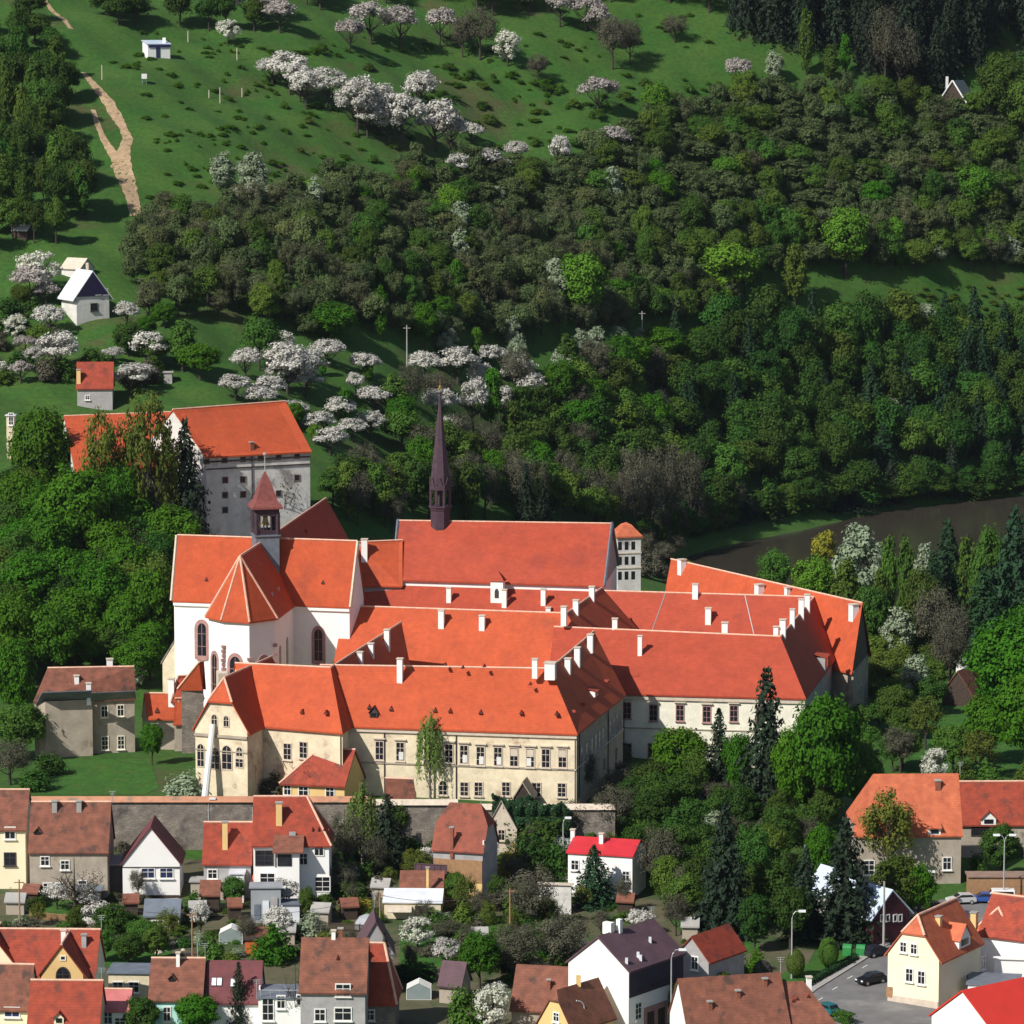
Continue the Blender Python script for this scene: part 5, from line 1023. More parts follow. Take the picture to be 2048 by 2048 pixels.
# --- blossoming orchard on the slope
T('white', 455, 30, 92, 56, 'white blossoming tree right of the white hut in the meadow')
TL('pink', 'greyish pink blossoming fruit tree in the row along the top edge', 'blossoming trees along the top edge', (510,-25,52,80),(560,0,66,70),(700,36,104,55),(742,0,88,75),(800,12,96,70),(880,14,92,60),(1120,-15,50,60),(1172,-15,62,70),(1196,8,82,52),(530,-40,30,70),(640,-50,20,70),(1060,-40,25,70))
TL('blossom', 'pale pink fruit tree in the blossoming clump left of the big mid-slope clump', 'blossoming clump above the upper meadow', (580,100,190,82),(545,112,170,60),(612,140,218,66),(655,132,214,70),(600,120,204,60))
TL('blossom', 'grey-pink blossoming tree in the large clump at mid slope', 'large blossoming clump at mid slope', (715,150,270,84),(762,165,268,76),(800,178,298,96),(842,140,222,62),(872,196,304,84),(902,228,300,62),(780,210,288,70),(735,200,275,60))
T('white', 832, 138, 205, 52, 'whiter blossoming tree topping the large mid-slope clump')
TL('blossom', 'small ragged blossom tree on the lower right of the mid-slope clump', 'ragged blossom trees below the large clump', (942,244,288,50),(915,305,365,50),(970,298,352,66),(1000,312,355,40))
T('white', 1015, 50, 132, 62, 'bright white cone-shaped blossom tree alone on the upper meadow')
T('blossom', 1033, 278, 332, 46, 'small round blossom tree alone below the bright white cone-shaped one')
T('blossom', 1120, 268, 350, 42, 'crooked dark-trunked blossom tree at the head of the footpath')
T('pink', 1195, 152, 230, 74, 'vase-shaped half-bare blossom tree on the open upper slope')
T('pink', 1226, 254, 312, 66, 'pinkish blossom tree right of the footpath in the scrub'); T('pink', 1478, 114, 182, 54, 'dense pink-grey blossom tree on the upper right slope'); T('silver', 1548, 98, 160, 52, 'pale greenish budding tree below the dark spruces')
TL('silver', 'silvery green budding tree in the clump on the lower meadow', 'silvery clump on the lower meadow', (506,298,398,84),(446,300,382,72),(520,350,405,60)); T('blossom', 490, 368, 428, 60, 'pinkish blossom tree at the foot of the silvery clump')
T('white', 75, 488, 592, 100, 'big white blossom tree left of the shiny-roofed chalet'); T('white', 66, 296, 340, 40, 'small white blossom tree in the left-hand wood'); T('pink', 60, 530, 610, 80, 'greyish blossom tree below the big white one at the left edge')
TL('blossom', 'white blossom tree on the garden slope below the chalet', 'garden blossoms below the chalet', (100,612,668,66),(116,660,752,76),(226,690,728,42),(255,600,655,46),(262,725,790,70))
TL('blossom', 'pale blossom tree in the orchard above the granary roof', 'orchard blossoms above the granary', (492,690,760,56),(575,682,790,96),(612,742,795,70),(656,684,734,66),(540,750,804,62),(712,742,792,36),(748,778,824,62),(636,826,876,62),(704,836,884,56),(592,796,846,50),(560,715,780,60))
TL('blossom', 'white blossom tree on the slope behind the needle spire', 'blossoms behind the needle spire', (915,690,768,78),(980,684,746,60),(1036,708,786,66),(946,752,862,58),(960,720,800,50))
T('silver', 1122, 688, 764, 70, 'pale green shrub tree right of the spire blossoms')
TL('silver', 'pale spiky shrub in the light patch at mid right', 'pale spiky shrubs', (1190,650,712,62),(1236,648,706,58),(1160,654,706,44),(1280,652,704,50)); T('blossom', 1444, 640, 704, 62, 'white blossom shrub right of the round green tree'); T('blossom', 1636, 736, 796, 36, 'thin white blossom sapling in the right-hand wood'); T('blossom', 1812, 678, 706, 30, 'small white blossom bush at the right meadow edge')
T('silver', 1108, 510, 616, 86, 'grey-white flowering tree leaning on the big green tree'); T('silver', 1180, 590, 652, 56, 'pale flowering tree at the right foot of the big green tree')
T('silver', 1716, 1034, 1240, 128, 'tall pale silvery poplar by the river'); T('silver', 1796, 1208, 1330, 96, 'pale flowering tree right of the far orange roof')
T('white', 835, 1820, 1902, 84, 'white blossom tree by the shed with pale metal roof'); T('white', 985, 1948, 2070, 92, 'pale drooping blossom tree at the bottom centre'); T('palebush', 372, 1530, 1598, 96, 'pale shrub over rubble beside the white chute'); T('silver', 1426, 1618, 1712, 82, 'pale flowering tree in the dark garden wood'); T('silver', 272, 1285, 1380, 60, 'pale budding tree behind the garden house')
# --- notable trees
T('bright', 1160, 500, 655, 122, 'big vivid green tree on the mid slope beside a flowering one'); T('bright', 1311, 160, 248, 66, 'bright green tree standing out on the upper right slope'); T('bright', 1450, 474, 606, 136, 'broad vivid green tree above the right-hand meadow'); T('bright', 1692, 408, 556, 104, 'tall vivid green tree right of the broad one above the meadow'); T('bright', 1950, 326, 428, 92, 'vivid green round tree near the right edge'); T('bright', 1442, 566, 632, 52, 'small yellow-green tree at the foot of the broad vivid one'); T('bright', 1790, 430, 506, 50, 'small vivid green tree in the right-hand scrub')
T('columnfresh', 1690, 62, 152, 34, 'narrow bright green poplar before the dark spruces'); T('column', 1612, 10, 150, 48, 'tall soft green poplar before the dark spruces'); T('column', 1660, 88, 160, 50, 'green pointed tree between the two poplars')
T('fresh', 665, 600, 690, 106, 'round fresh green tree above the orchard blossoms'); T('fresh', 1322, 645, 744, 106, 'round green tree left of the lamp meadow'); T('bright', 1640, 672, 744, 56, 'bright green pointed tree in the right-hand wood'); T('bright', 1310, 568, 640, 46, 'light green slim tree right of the big vivid tree'); T('columnfresh', 762, 560, 680, 46, 'tall olive-green poplar on the mid slope'); T('fresh', 400, 680, 760, 90, 'dark green rounded tree above the granary'); T('fresh', 850, 600, 700, 60, 'green tree behind the orchard'); T('columnfresh', 985, 725, 850, 60, 'slim pale green tree right of the spire blossoms'); T('column', 1590, 480, 608, 76, 'dense green egg-shaped tree beside the right-hand meadow')
TL('airy', 'thin budding tree with orange-green leaves before the left half of the granary roof', 'budding trees before the granary', (300,780,1112,122),(206,796,1105,92),(255,840,1105,74),(338,830,1118,66)); 
T('fresh', 82, 796, 1040, 136, 'rounded dark green tree left of the granary roof'); T('conifer', 372, 836, 1128, 140, 'dark spruce at the left corner of the granary wall')
TL('fresh', 'large round green tree in the wood left of the church', 'round trees left of the church', (150,925,1140,160),(236,905,1110,96),(40,930,1100,110),(90,1010,1180,120),(150,1160,1330,120),(255,1060,1230,110),(345,1004,1160,128),(60,1090,1260,130),(130,1080,1250,110),(210,1110,1290,120),(300,1120,1330,110),(20,1180,1380,110),(110,1200,1370,120),(185,1230,1345,100),(300,1230,1360,90),(255,1180,1340,100),(30,1260,1470,100))
T('brown', 262, 1040, 1170, 110, 'greyish budding tree among the round green trees'); T('mid', 40, 1400, 1520, 120, 'dark bush-like tree left of the garden house'); T('brown', 20, 1470, 1570, 110, 'grey budding shrub tree at the left wall end'); T('deepbush', 100, 1478, 1550, 64, 'dark rounded bush at the corner of the garden house'); T('deepbush', 72, 1510, 1580, 80, 'dark bush on the left side of the lawn')
T('fresh', 304, 1436, 1530, 52, 'small bright tree at the right corner of the garden house'); T('deepbush', 440, 1536, 1592, 62, 'dark climbing bush at the chute foot'); T('freshbush', 474, 1550, 1594, 40, 'green bush right of the chute'); T('brownbush', 545, 1530, 1592, 70, 'brown shrub in the shaded corner of the front block')
T('birch', 860, 1402, 1598, 78, 'feathery birch before the long front facade'); T('bare', 618, 1500, 1598, 100, 'bare tree before the yellow cottage roof'); T('bare', 562, 890, 1120, 120, 'bare tree before the granary wall')
T('fresh', 1362, 1440, 1598, 122, 'leafy green tree before the white right facade'); T('conifer', 1437, 1412, 1612, 92, 'narrow dark spruce before the white right facade'); T('conifer', 1531, 1330, 1640, 150, 'tallest dark spruce before the right wing roof'); T('fresh', 1650, 1362, 1668, 150, 'huge round green tree hiding the right wing corner'); T('fresh', 1585, 1440, 1660, 90, 'green tree between tall spruce and huge round tree'); T('fresh', 1475, 1450, 1620, 70, 'green tree wedged behind the two spruces'); T('mid', 1720, 1470, 1640, 100, 'dark leafy tree right of the huge round one')
T('conifer', 1450, 1600, 1872, 150, 'dark spruce in the middle of the garden wood'); T('conifer', 1690, 1630, 1885, 170, 'big dark spruce left of the pale metal roofs'); T('conifer', 1610, 1690, 1880, 120, 'dark spruce left of the big one by the metal roofs'); T('greenconifer', 1188, 1686, 1812, 118, 'bushy conifer before the crimson-roofed house'); T('conifer', 775, 1584, 1742, 110, 'dark spruce left of the bare stone wall'); T('birch', 725, 1548, 1730, 92, 'yellow-green weeping tree at the end of the orange coping'); T('brown', 690, 1600, 1760, 90, 'brown budding tree right of the tall red-roofed house')
T('cypress', 478, 1918, 2075, 58, 'dark cypress before the skylight roof'); T('bare', 592, 1910, 2085, 84, 'dark bare tree before the white flat-roofed house'); T('conifer', 605, 1920, 2010, 40, 'dark clipped evergreen rising behind the bare tree'); T('fresh', 392, 1978, 2085, 96, 'leafy green tree before the turquoise house'); T('deep', 285, 1985, 2090, 80, 'dark evergreen at the pink roof'); T('freshbush', 545, 1826, 1925, 100, 'large pale green bush before the patched metal shed'); T('palebush', 625, 1810, 1880, 80, 'greyish bush right of the low metal shed'); T('yellowbush', 716, 1786, 1826, 90, 'yellow-green hedge bush in the yard'); T('deepbush', 700, 1740, 1800, 80, 'dark bush under the brown budding tree')
T('bare', 150, 1700, 1840, 130, 'large bare tree before the wide brown roof'); TL('mid', 'young green orchard tree on the lawn behind the yellow gable', 'orchard trees in the lower left garden', (225,1800,1895,86),(285,1830,1905,70),(258,1860,1930,70),(312,1845,1925,60),(205,1850,1925,60)); T('freshbush', 390, 1768, 1830, 56, 'bright bush right of the stone shed'); T('bush', 430, 1850, 1930, 70, 'garden bush between the sheds'); T('bush', 460, 1890, 1940, 60, 'low bush behind the maroon roof'); T('yellowbush', 486, 1838, 1872, 30, 'small yellow flowering shrub'); T('brownbush', 60, 1820, 1880, 90, 'brown shrub at the lower left lawn'); T('bush', 130, 1830, 1872, 70, 'green shrub right of the lower left lawn')
T('topiary', 1657, 1868, 1936, 44, 'clipped egg-shaped bush at the hedge end by the bins'); T('topiary', 1591, 1892, 1956, 40, 'clipped ball bush beside the lamp post'); T('topiary', 1448, 1936, 2012, 46, 'clipped ball bush right of the narrow red-roofed house'); T('topiary', 1358, 1952, 2048, 48, 'clipped round bush before the dark street front'); T('browndome', 1525, 1914, 1972, 42, 'smooth brown dome-shaped bush on the verge')
TL('freshbush', 'leafy bright bush in the bank behind the narrow red-roofed house', 'bright bushes on the bank', (1430,1876,1960,60),(1476,1890,1965,60),(1420,1860,1920,50),(1510,1885,1945,50))
T('airy', 1775, 1562, 1775, 128, 'thin budding tree across the broad salmon roof'); T('mid', 1795, 1700, 1850, 110, 'leafy tree before the old salmon-roofed house'); T('fresh', 1836, 1720, 1850, 80, 'green tree right of the first one at the old house'); T('bush', 1955, 1688, 1755, 50, 'bright bush at the right corner of the old house'); T('mid', 2000, 1640, 1760, 90, 'soft leafy tree before the long red-roofed house'); T('fresh', 1640, 1640, 1790, 70, 'green tree hugging the left side of the old house')
T('yellow', 1376, 1108, 1180, 26, 'small golden tree peeking over the far orange roof'); T('yellow', 1648, 1050, 1140, 56, 'golden-green tree by the river'); T('bright', 1628, 1104, 1235, 100, 'yellow-green round tree right behind the far orange roof'); T('mid', 1548, 1094, 1200, 72, 'dark green tree left of the yellow-green one by the river')
TL('ivy' if 'ivy' in PROTO else 'deepbush', 'dark ivy-like bush hanging over the stone wall right of the ruin', 'ivy over the right wall', (1035,1590,1700,100),(1085,1590,1720,110),(1060,1620,1760,100),(1110,1640,1760,70))
T('yellowbush', 1015, 1672, 1760, 70, 'olive-yellow bush below the ivy'); T('brown', 1060, 1740, 1860, 130, 'brown leafless shrub mass behind the violet roof'); T('brown', 1120, 1810, 1950, 130, 'brown twiggy tree left of the violet roof'); T('brown', 1030, 1830, 1960, 120, 'brown twiggy tree above the outbuilding'); T('fresh', 960, 1850, 1980, 90, 'green tree left of the brown twiggy ones'); T('bush', 930, 1940, 2060, 90, 'leafy bush beside the pale drooping blossom'); T('bush', 880, 1800, 1870, 80, 'garden bush before the ochre ground floor'); T('brown', 1230, 1560, 1680, 110, 'dark budding tree at the end of the right wall'); T('brown', 1150, 1590, 1680, 90, 'twiggy pale tree above the crimson roof'); T('brown', 1170, 1480, 1600, 60, 'dark twiggy tree at the east wing corner'); T('brown', 1320, 1640, 1800, 100, 'dark budding tree right of the crimson-roofed house'); T('mid', 1370, 1740, 1860, 100, 'leafy tree above the narrow red-roofed house')
TL('deep', 'dark tree in the garden wood between the white facade and the road', 'garden wood on the right', (1300,1570,1690,100),(1360,1640,1790,100),(1500,1640,1810,100),(1550,1700,1850,100),(1560,1600,1740,90),(1400,1700,1850,80),(1580,1760,1900,90),(1510,1780,1905,80),(1390,1590,1700,90),(1270,1640,1760,70),(1480,1560,1690,80),(1620,1600,1720,80))
T('cypress', 770, 1860, 1990, 44, 'dark column evergreen between the grey house and the blossom'); T('deepbush', 826, 1900, 1960, 100, 'dark bush in the central garden')
# --- masses
BB = []
bpy.context.view_layer.update()
for o_ in COL.objects:
    if o_.type == 'MESH' and o_.name.split('.')[0] in ('wall', 'choir_wall', 'gable_wall', 'bay_wall', 'body'):
        q_ = [o_.matrix_world @ Vector(v) for v in o_.bound_box]; BB.append((min(v.x for v in q_)-.6, max(v.x for v in q_)+.6, min(v.y for v in q_)-1.2, max(v.y for v in q_)+.6))
def free(x, y):
    p = ground(x, y); return not any(a < p.x < b and c < p.y < d for a, b, c, d in BB)
TOWN = {'bush': 'green bush', 'deepbush': 'dark bush', 'freshbush': 'bright green bush', 'brownbush': 'brown twiggy bush', 'palebush': 'pale green bush', 'bare': 'small bare tree', 'airy': 'thin budding tree', 'mid': 'small leafy tree', 'blossom': 'small blossom tree', 'brown': 'small brown budding tree'}
for x, y in scatter([(0,1730),(700,1700),(1280,1720),(1300,1900),(1000,1990),(560,1930),(0,1870)], 46, 24):
    if random.random() < .62 and free(x, y) and not (1480 < x and y > 1880):
        k = random.choice(list(TOWN)); tree_ = k in ('bare', 'airy', 'mid', 'blossom', 'brown'); T(k, x, y-(random.uniform(50, 84) if tree_ else random.uniform(18, 40)), y, random.uniform(34, 62), TOWN[k]+' crowded among the back yards of the old town', 'yard plants of the old town')
for x, y in scatter([(30,1706),(1240,1706),(1240,1722),(30,1722)], 34, 14):
    if free(x, y): T(random.choice(('deepbush', 'brownbush', 'bush')), x, y-random.uniform(20, 60), y, random.uniform(34, 60), 'bush growing along the foot of the rubble wall', 'bushes along the rubble wall')
for i in range(72):
    x, y = random.uniform(560, 2040), random.uniform(360, 900)
    if 1450 < x and 560 < y < 680: continue
    k = random.choice(('bright', 'fresh', 'columnfresh', 'silver')); w_ = random.uniform(34, 70)
    T(k, x, y-w_*random.uniform(1, 1.5), y, w_*(.7 if k == 'columnfresh' else 1), {'bright': 'yellow-green tree dotted through the duller hill wood', 'fresh': 'fresh green tree dotted through the duller hill wood', 'columnfresh': 'slim fresh green tree dotted through the duller hill wood', 'silver': 'silvery budding tree dotted through the duller hill wood'}[k], 'fresh trees dotted through the hill wood')
TL('blossom', 'white blossom tree on the bank between the granary and the needle spire', 'blossoms between granary and spire', (470,745,800,60),(520,770,826,66),(610,700,770,80),(680,790,850,60),(730,700,760,60),(740,820,880,60),(660,850,910,64),(880,770,850,66),(900,830,905,60),(1000,770,840,56),(1060,740,810,56),(850,700,760,60),(560,660,720,60))
for x, y in scatter([(0,1040),(330,1010),(345,1300),(330,1380),(290,1390),(90,1330),(0,1480)], 58, 34): T(('deep', 'fresh', 'mid')[random.randrange(3)], x, y-random.uniform(100, 150), y, random.uniform(84, 120), 'green tree filling the wood left of the church', 'filling trees left of the church')
for x, y in scatter([(655,1690),(800,1690),(800,1800),(660,1800)], 44, 32): T(('brown', 'deepbush', 'scrubdeep', 'brownbush')[random.randrange(4)], x, y-random.uniform(50, 110), y, random.uniform(54, 84), 'dark tangled shrub in the yard right of the tall red-roofed house', 'tangled shrubs in the middle yard')
for x, y in scatter([(1000,1720),(1130,1780),(1120,1960),(950,1960),(880,1900),(900,1830),(1000,1810)], 50, 34): T(('brown', 'brownbush', 'bush', 'scrubgreen')[random.randrange(4)], x, y-random.uniform(44, 90), y, random.uniform(54, 84), 'shrub in the central overgrown garden', 'shrubs in the central garden')
for x, y in scatter([(1230,1600),(1680,1600),(1660,1780),(1400,1900),(1310,1850),(1290,1740)], 58, 40): T(('deep', 'brown', 'scrubdeep', 'mid')[random.randrange(4)], x, y-random.uniform(70, 130), y, random.uniform(64, 100), 'tree filling the shady garden wood right of the crimson-roofed house', 'filling trees in the garden wood')
for x, y in scatter([(100,1800),(400,1830),(390,1900),(480,1930),(640,1930),(640,1880),(520,1860),(300,1800)], 46, 26):
    if random.random() < .7: T(('bush', 'brownbush', 'deepbush', 'freshbush', 'palebush')[random.randrange(5)], x, y-random.uniform(18, 40), y, random.uniform(30, 56), 'low garden bush between the back gardens on the left', 'low bushes in the left back gardens')
for x, y in scatter([(1190,1480),(1270,1530),(1260,1600),(1180,1600)], 36, 26): T('brownbush', x, y-random.uniform(24, 50), y, random.uniform(36, 60), 'twiggy shrub below the east wing', 'twiggy shrubs below the east wing')
PTS = scatter([(60,130),(135,170),(150,330),(200,420),(150,480),(-60,520),(-60,60)], 46, 30)
for i, (x, y) in enumerate(PTS): k = ('scrubgreen', 'scrubdeep', 'column', 'scrubgreen', 'scrubdeep')[i % 5]; T(k, x, y-random.uniform(80, 130), y, random.uniform(48, 72), {'scrubgreen': 'green tree in the wood along the left edge', 'scrubdeep': 'dark tree in the wood along the left edge', 'column': 'slim pointed tree in the wood along the left edge'}[k], 'wood along the left edge')
PTS = scatter([(170,-5),(230,10),(280,40),(560,40),(560,60),(210,80),(180,60)], 60, 30)+[(60,40),(70,90),(100,110),(40,70)]
for x, y in PTS: T('scrubdeep', x, y-random.uniform(50, 90), y, random.uniform(50, 80), 'dark tree in the upper left corner wood', 'upper left corner wood')
PTS = scatter([(560,-30),(1500,-30),(1480,40),(1150,20),(960,55),(800,10),(560,20)], 62, 30)
for x, y in PTS: T('brown', x, y-random.uniform(70, 110), y, random.uniform(60, 90), 'brown budding tree in the row at the very top', 'budding trees at the very top')
for x, yt, yb, w in ((1260,30,130,60),(1225,20,138,70),(1350,20,86,60),(960,5,120,90),(925,20,115,60),(1075,100,160,50)): T('brown', x, yt, yb, w, 'brown budding tree standing singly on the upper slope', 'single budding trees on the upper slope')
PTS = scatter([(1480,60),(1620,100),(1760,170),(1860,190),(1980,120),(2120,120),(2120,0),(1480,-20)], 48, 34)
for x, y in PTS: T('conifer', x, y-random.uniform(150, 220), y, random.uniform(62, 90), 'black-green spruce in the dark stand at the top right', 'dark spruce stand at the top right')
for x, yt, yb, w in ((1800,30,190,90),(1770,0,180,80)): T('brown', x, yt, yb, w, 'pale leafless tree before the dark spruces', 'pale leafless trees before the spruces')
for x, yt, yb, w in ((2000,100,270,120),(2050,130,300,110)): T('mid', x, yt, yb, w, 'soft green tree right of the A-frame cabin', 'soft green trees by the cabin')
F1 = [(255,445),(420,440),(560,410),(690,370),(900,345),(1100,350),(1250,290),(1400,230),(1500,190),(1900,220),(2110,250),(2110,560),(1900,545),(1780,560),(1560,560),(1500,600),(1420,650),(1200,690),(900,700),(760,680),(600,680),(420,640),(300,650),(250,560)]
PTS = scatter(F1, 39, 21); items = []
for x, y in PTS: items.append((x, y, random.uniform(42, 74), random.uniform(42, 84)*(1.0+.25*(y > 480))))
random.shuffle(items); items.sort(key=lambda q: -q[2]*q[3]); NIND = 300
for i, (x, y, w, h) in enumerate(items[:NIND]):
    g = random.random() < (.25+.45*(x > 1250)); k = random.choice(('scrubgreen', 'mid')) if g else ('greyscrub' if random.random() < .55 else 'olive')
    T(k, x, y-h, y, w, 'green tree in the scrub wood covering the middle of the hill' if g else 'half-bare grey-green tree in the scrub wood covering the middle of the hill' if k == 'greyscrub' else 'dull olive tree in the scrub wood covering the middle of the hill', 'scrub wood on the hill', nm='hillside_tree')
o = stuff_mesh('scrub_wood', ('olive', 'greyscrub', 'scrubgreen'), [(a, b, c, d) for a, b, c, d in items[NIND:]])
F2 = [(300,690),(430,680),(700,740),(830,830),(1000,800),(1250,740),(1480,700),(1700,700),(2110,690),(2110,930),(1900,955),(1700,985),(1480,1020),(1345,1062),(1260,1075),(1240,1040),(740,1040),(660,1060),(640,900),(600,860),(560,780),(300,740)]
for i, (x, y) in enumerate(scatter(F2, 58, 34)):
    if x < 770 and y < 960 and random.random() < .8: continue
    if 815 < x < 1075 and 690 < y < 930 and random.random() < .72: continue
    k = ('scrubgreen', 'brown', 'scrubdeep', 'scrubgreen', 'column', 'brown', 'fresh')[random.randrange(7)]
    if x > 1330: k = ('scrubdeep', 'scrubdeep', 'scrubgreen', 'greenconifer', 'deep')[random.randrange(5)]
    hh = random.uniform(85, 130)*(1 if x < 1330 else 1.15)
    T(k, x, y-hh, y, random.uniform(66, 95), {'scrubgreen': 'green', 'brown': 'brown budding', 'scrubdeep': 'dark green', 'column': 'slim green', 'fresh': 'fresh green', 'greenconifer': 'dark pointed', 'deep': 'deep green'}[k]+(' tree in the wood behind the monastery' if x < 1330 else ' tree in the wood on the far river bank'), 'wood behind the monastery' if x < 1330 else 'wood on the far river bank')
for x, y in scatter([(1345,1050),(1480,1010),(1700,975),(1900,950),(2110,930),(2110,962),(1900,985),(1700,1010),(1480,1045),(1350,1078)], 40, 16):
    pass
for i in range(30):
    x = 1335+i*26; y = float(np.interp(x, [1335, 1500, 1700, 2048, 2120], [1082, 1034, 1014, 980, 972]))
    for j in range(2): T(('conifer', 'scrubdeep', 'deep', 'deepbush')[random.randrange(4)], x+random.uniform(-10, 10), y-random.uniform(60, 130)*(1-.5*j), y-3+5*j+random.uniform(-3, 3), random.uniform(54, 88), 'dark tree leaning over the far river bank', 'trees along the river edge')
for x, yt, yb, w in ((1270,880,1085,70),(1300,900,1090,80),(1330,860,1085,90),(1245,930,1080,60),(1380,880,1070,80)): T('brown', x, yt, yb, w, 'tall twiggy brown tree at the bend of the river', 'twiggy trees at the river bend')
for x, y in scatter([(640,1000),(780,1000),(1240,1000),(1250,1085),(1000,1060),(700,1075)], 56, 24): T(('brown', 'scrubgreen', 'brown', 'column')[random.randrange(4)], x, y-random.uniform(80, 150), y, random.uniform(60, 90), 'tree standing close behind the tall hall', 'trees close behind the tall hall')
for x, yt, yb, w in ((1052,925,1075,70),(1085,960,1075,60)): T('conifer', x, yt, yb, w, 'dark spruce peeking over the tall hall roof', 'spruces behind the tall hall')
for i in range(26):
    x, y = random.uniform(-10, 330), random.uniform(600, 790)
    if (105 < x < 270 and (y < 712 or y > 730)): continue
    k = random.choice(('blossom', 'white', 'pink', 'fresh', 'brown', 'mid')); w_ = random.uniform(40, 74)
    T(k, x, y-w_*random.uniform(.8, 1.2), y, w_, {'blossom': 'greyish white blossom tree', 'white': 'white blossom tree', 'pink': 'pinkish blossom tree', 'fresh': 'fresh green garden tree', 'brown': 'brown budding garden tree', 'mid': 'green garden tree'}[k]+' among the gardens around the grey cottage', 'trees around the grey cottage')
for x, y in scatter([(-20,600),(60,600),(240,680),(330,760),(300,790),(140,790),(-20,800)], 62, 34):
    if abs(x-190) < 60 and (y > 740 or y < 705): continue
    k = random.choice(('bush', 'scrubgreen', 'brownbush', 'deepbush')); T(k, x, y-random.uniform(36, 70), y, random.uniform(46, 70), {'bush': 'green bush', 'scrubgreen': 'small green tree', 'brownbush': 'brown bush', 'deepbush': 'dark bush'}[k]+' on the garden slope at the left', 'bushes on the left garden slope')
for x, yt, yb, w in ((1893,1036,1290,150),(1862,1100,1300,120),(2025,1010,1320,170),(2075,1060,1330,150),(1966,1130,1330,150)): T('greenconifer', x, yt, yb, w, 'tall green conifer in the group at the right edge by the river', 'conifers at the right edge')
for x, yt, yb, w in ((1775,1060,1260,60),(1810,1070,1280,60),(1760,1130,1300,80),(1690,1110,1260,90)): T('column', x, yt, yb, w, 'slim green poplar beside the silvery poplar', 'slim poplars by the river')
for x, yt, yb, w, k in ((1935,1060,1290,90,'column'),(1980,1045,1300,100,'mid'),(1845,1080,1270,80,'silver'),(1840,1130,1320,90,'mid'),(1770,1290,1400,84,'airy'),(1740,1160,1320,90,'mid'),(1900,1230,1390,90,'brown'),(1830,1300,1420,80,'silver'),(1790,1360,1470,80,'mid'),(1850,1390,1500,90,'airy'),(1800,1440,1550,80,'brown'),(1905,1440,1550,90,'mid'),(1960,1450,1560,90,'airy'),(1870,1480,1575,70,'white')):
    T(k, x, yt, yb, w, {'column': 'tall soft green poplar', 'mid': 'soft green leafy tree', 'silver': 'silvery budding tree', 'airy': 'thin budding yellow-green tree', 'brown': 'twiggy brown tree', 'white': 'white flowering tree'}[k]+' in the mixed wood between the abbey and the right edge', 'mixed wood right of the abbey')
for x, y in scatter([(1272,1092),(1350,1092),(1345,1175),(1272,1175)], 30, 22): T(('brown', 'brownbush', 'deepbush')[random.randrange(3)], x, y-random.uniform(40, 80), y, random.uniform(44, 66), 'twiggy brown shrub between the stone tower and the far orange roof', 'twiggy shrubs by the stone tower')
for i in range(16):
    x = 1285+i*12; y = float(np.interp(x, [1285, 1345, 1480], [1092, 1084, 1044])); T(('brown', 'scrubdeep', 'deepbush')[i % 3], x, y-random.uniform(40, 90), y-4, random.uniform(46, 70), 'dark shrub tree on the low bank at the river bend', 'shrub trees at the river bend')
for x, yt, yb, w in ((1870,1160,1330,110),(1900,1190,1370,100)): T('brown', x, yt, yb, w, 'dark leafless round tree before the right-edge conifers', 'leafless round trees')
for x, yt, yb, w in ((2010,1230,1470,170),(2050,1330,1560,150),(1980,1380,1530,120),(2060,1200,1420,140)): T('fresh', x, yt, yb, w, 'large domed green tree at the right edge', 'domed trees at the right edge')
for x, y in scatter([(1690,1300),(1860,1290),(1900,1330),(1870,1440),(1800,1520),(1850,1570),(1760,1570),(1720,1500)], 52, 36): T('scrubgreen', x, y-random.uniform(60, 100), y, random.uniform(54, 80), 'leafy bush tree right of the far monastery roof', 'bush trees right of the monastery')
for x, y in scatter([(1760,1560),(2080,1560),(2080,1592),(1900,1585),(1780,1580)], 52, 20): T('bush', x, y-random.uniform(40, 80), y, random.uniform(50, 76), 'bush in the hedge behind the salmon and red roofs', 'hedge behind the right-hand houses')
for x, y in scatter([(1530,690),(2080,660),(2080,700),(1600,730)], 66, 26): T('scrubgreen', x, y-random.uniform(60, 95), y, random.uniform(60, 84), 'green tree along the lower edge of the right-hand meadow', 'trees below the right-hand meadow')
for x, y in scatter([(640,90),(1100,130),(1420,190),(1240,280),(1060,330),(760,330),(560,380),(470,250),(520,200)], 74, 40):
    if random.random() < .6: T('bush', x, y-random.uniform(12, 26), y, random.uniform(24, 44), 'low scrubby bush dotted over the upper meadow', 'low bushes on the meadow')
MP = [(150,30),(560,90),(1400,20),(1480,200),(1250,290),(900,345),(560,410),(280,440),(290,300),(230,180)]; ts = []
for k in range(240):
    cx, cy = random.uniform(150, 1480), random.uniform(20, 440)
    if not inpoly(cx, cy, MP): continue
    for j in range(random.choice((1, 1, 2, 4, 7))):
        ts.append((cx+random.gauss(0, 26), cy+random.gauss(0, 7), random.uniform(8, 30), random.uniform(5, 13)))
stuff_mesh('meadow_tussocks', ('freshbush', 'bush'), [q for q in ts if inpoly(q[0], q[1], MP)])
stuff_mesh('meadow_weeds', ('bush', 'deepbush'), [(x, y, random.uniform(14, 26), random.uniform(5, 9)) for x, y in scatter([(1480,640),(1900,560),(2080,580),(2080,650),(1560,690),(1450,690)], 30, 13)])
stuff_mesh('garden_weeds', ('bush', 'deepbush', 'freshbush'), [(x, y, random.uniform(16, 30), random.uniform(8, 16)) for x, y in scatter([(20,1740),(640,1760),(1000,1780),(1300,1700),(1480,1860),(1380,1960),(900,2000),(640,1880),(380,1900),(20,1880)], 44, 20) if random.random() < .6])
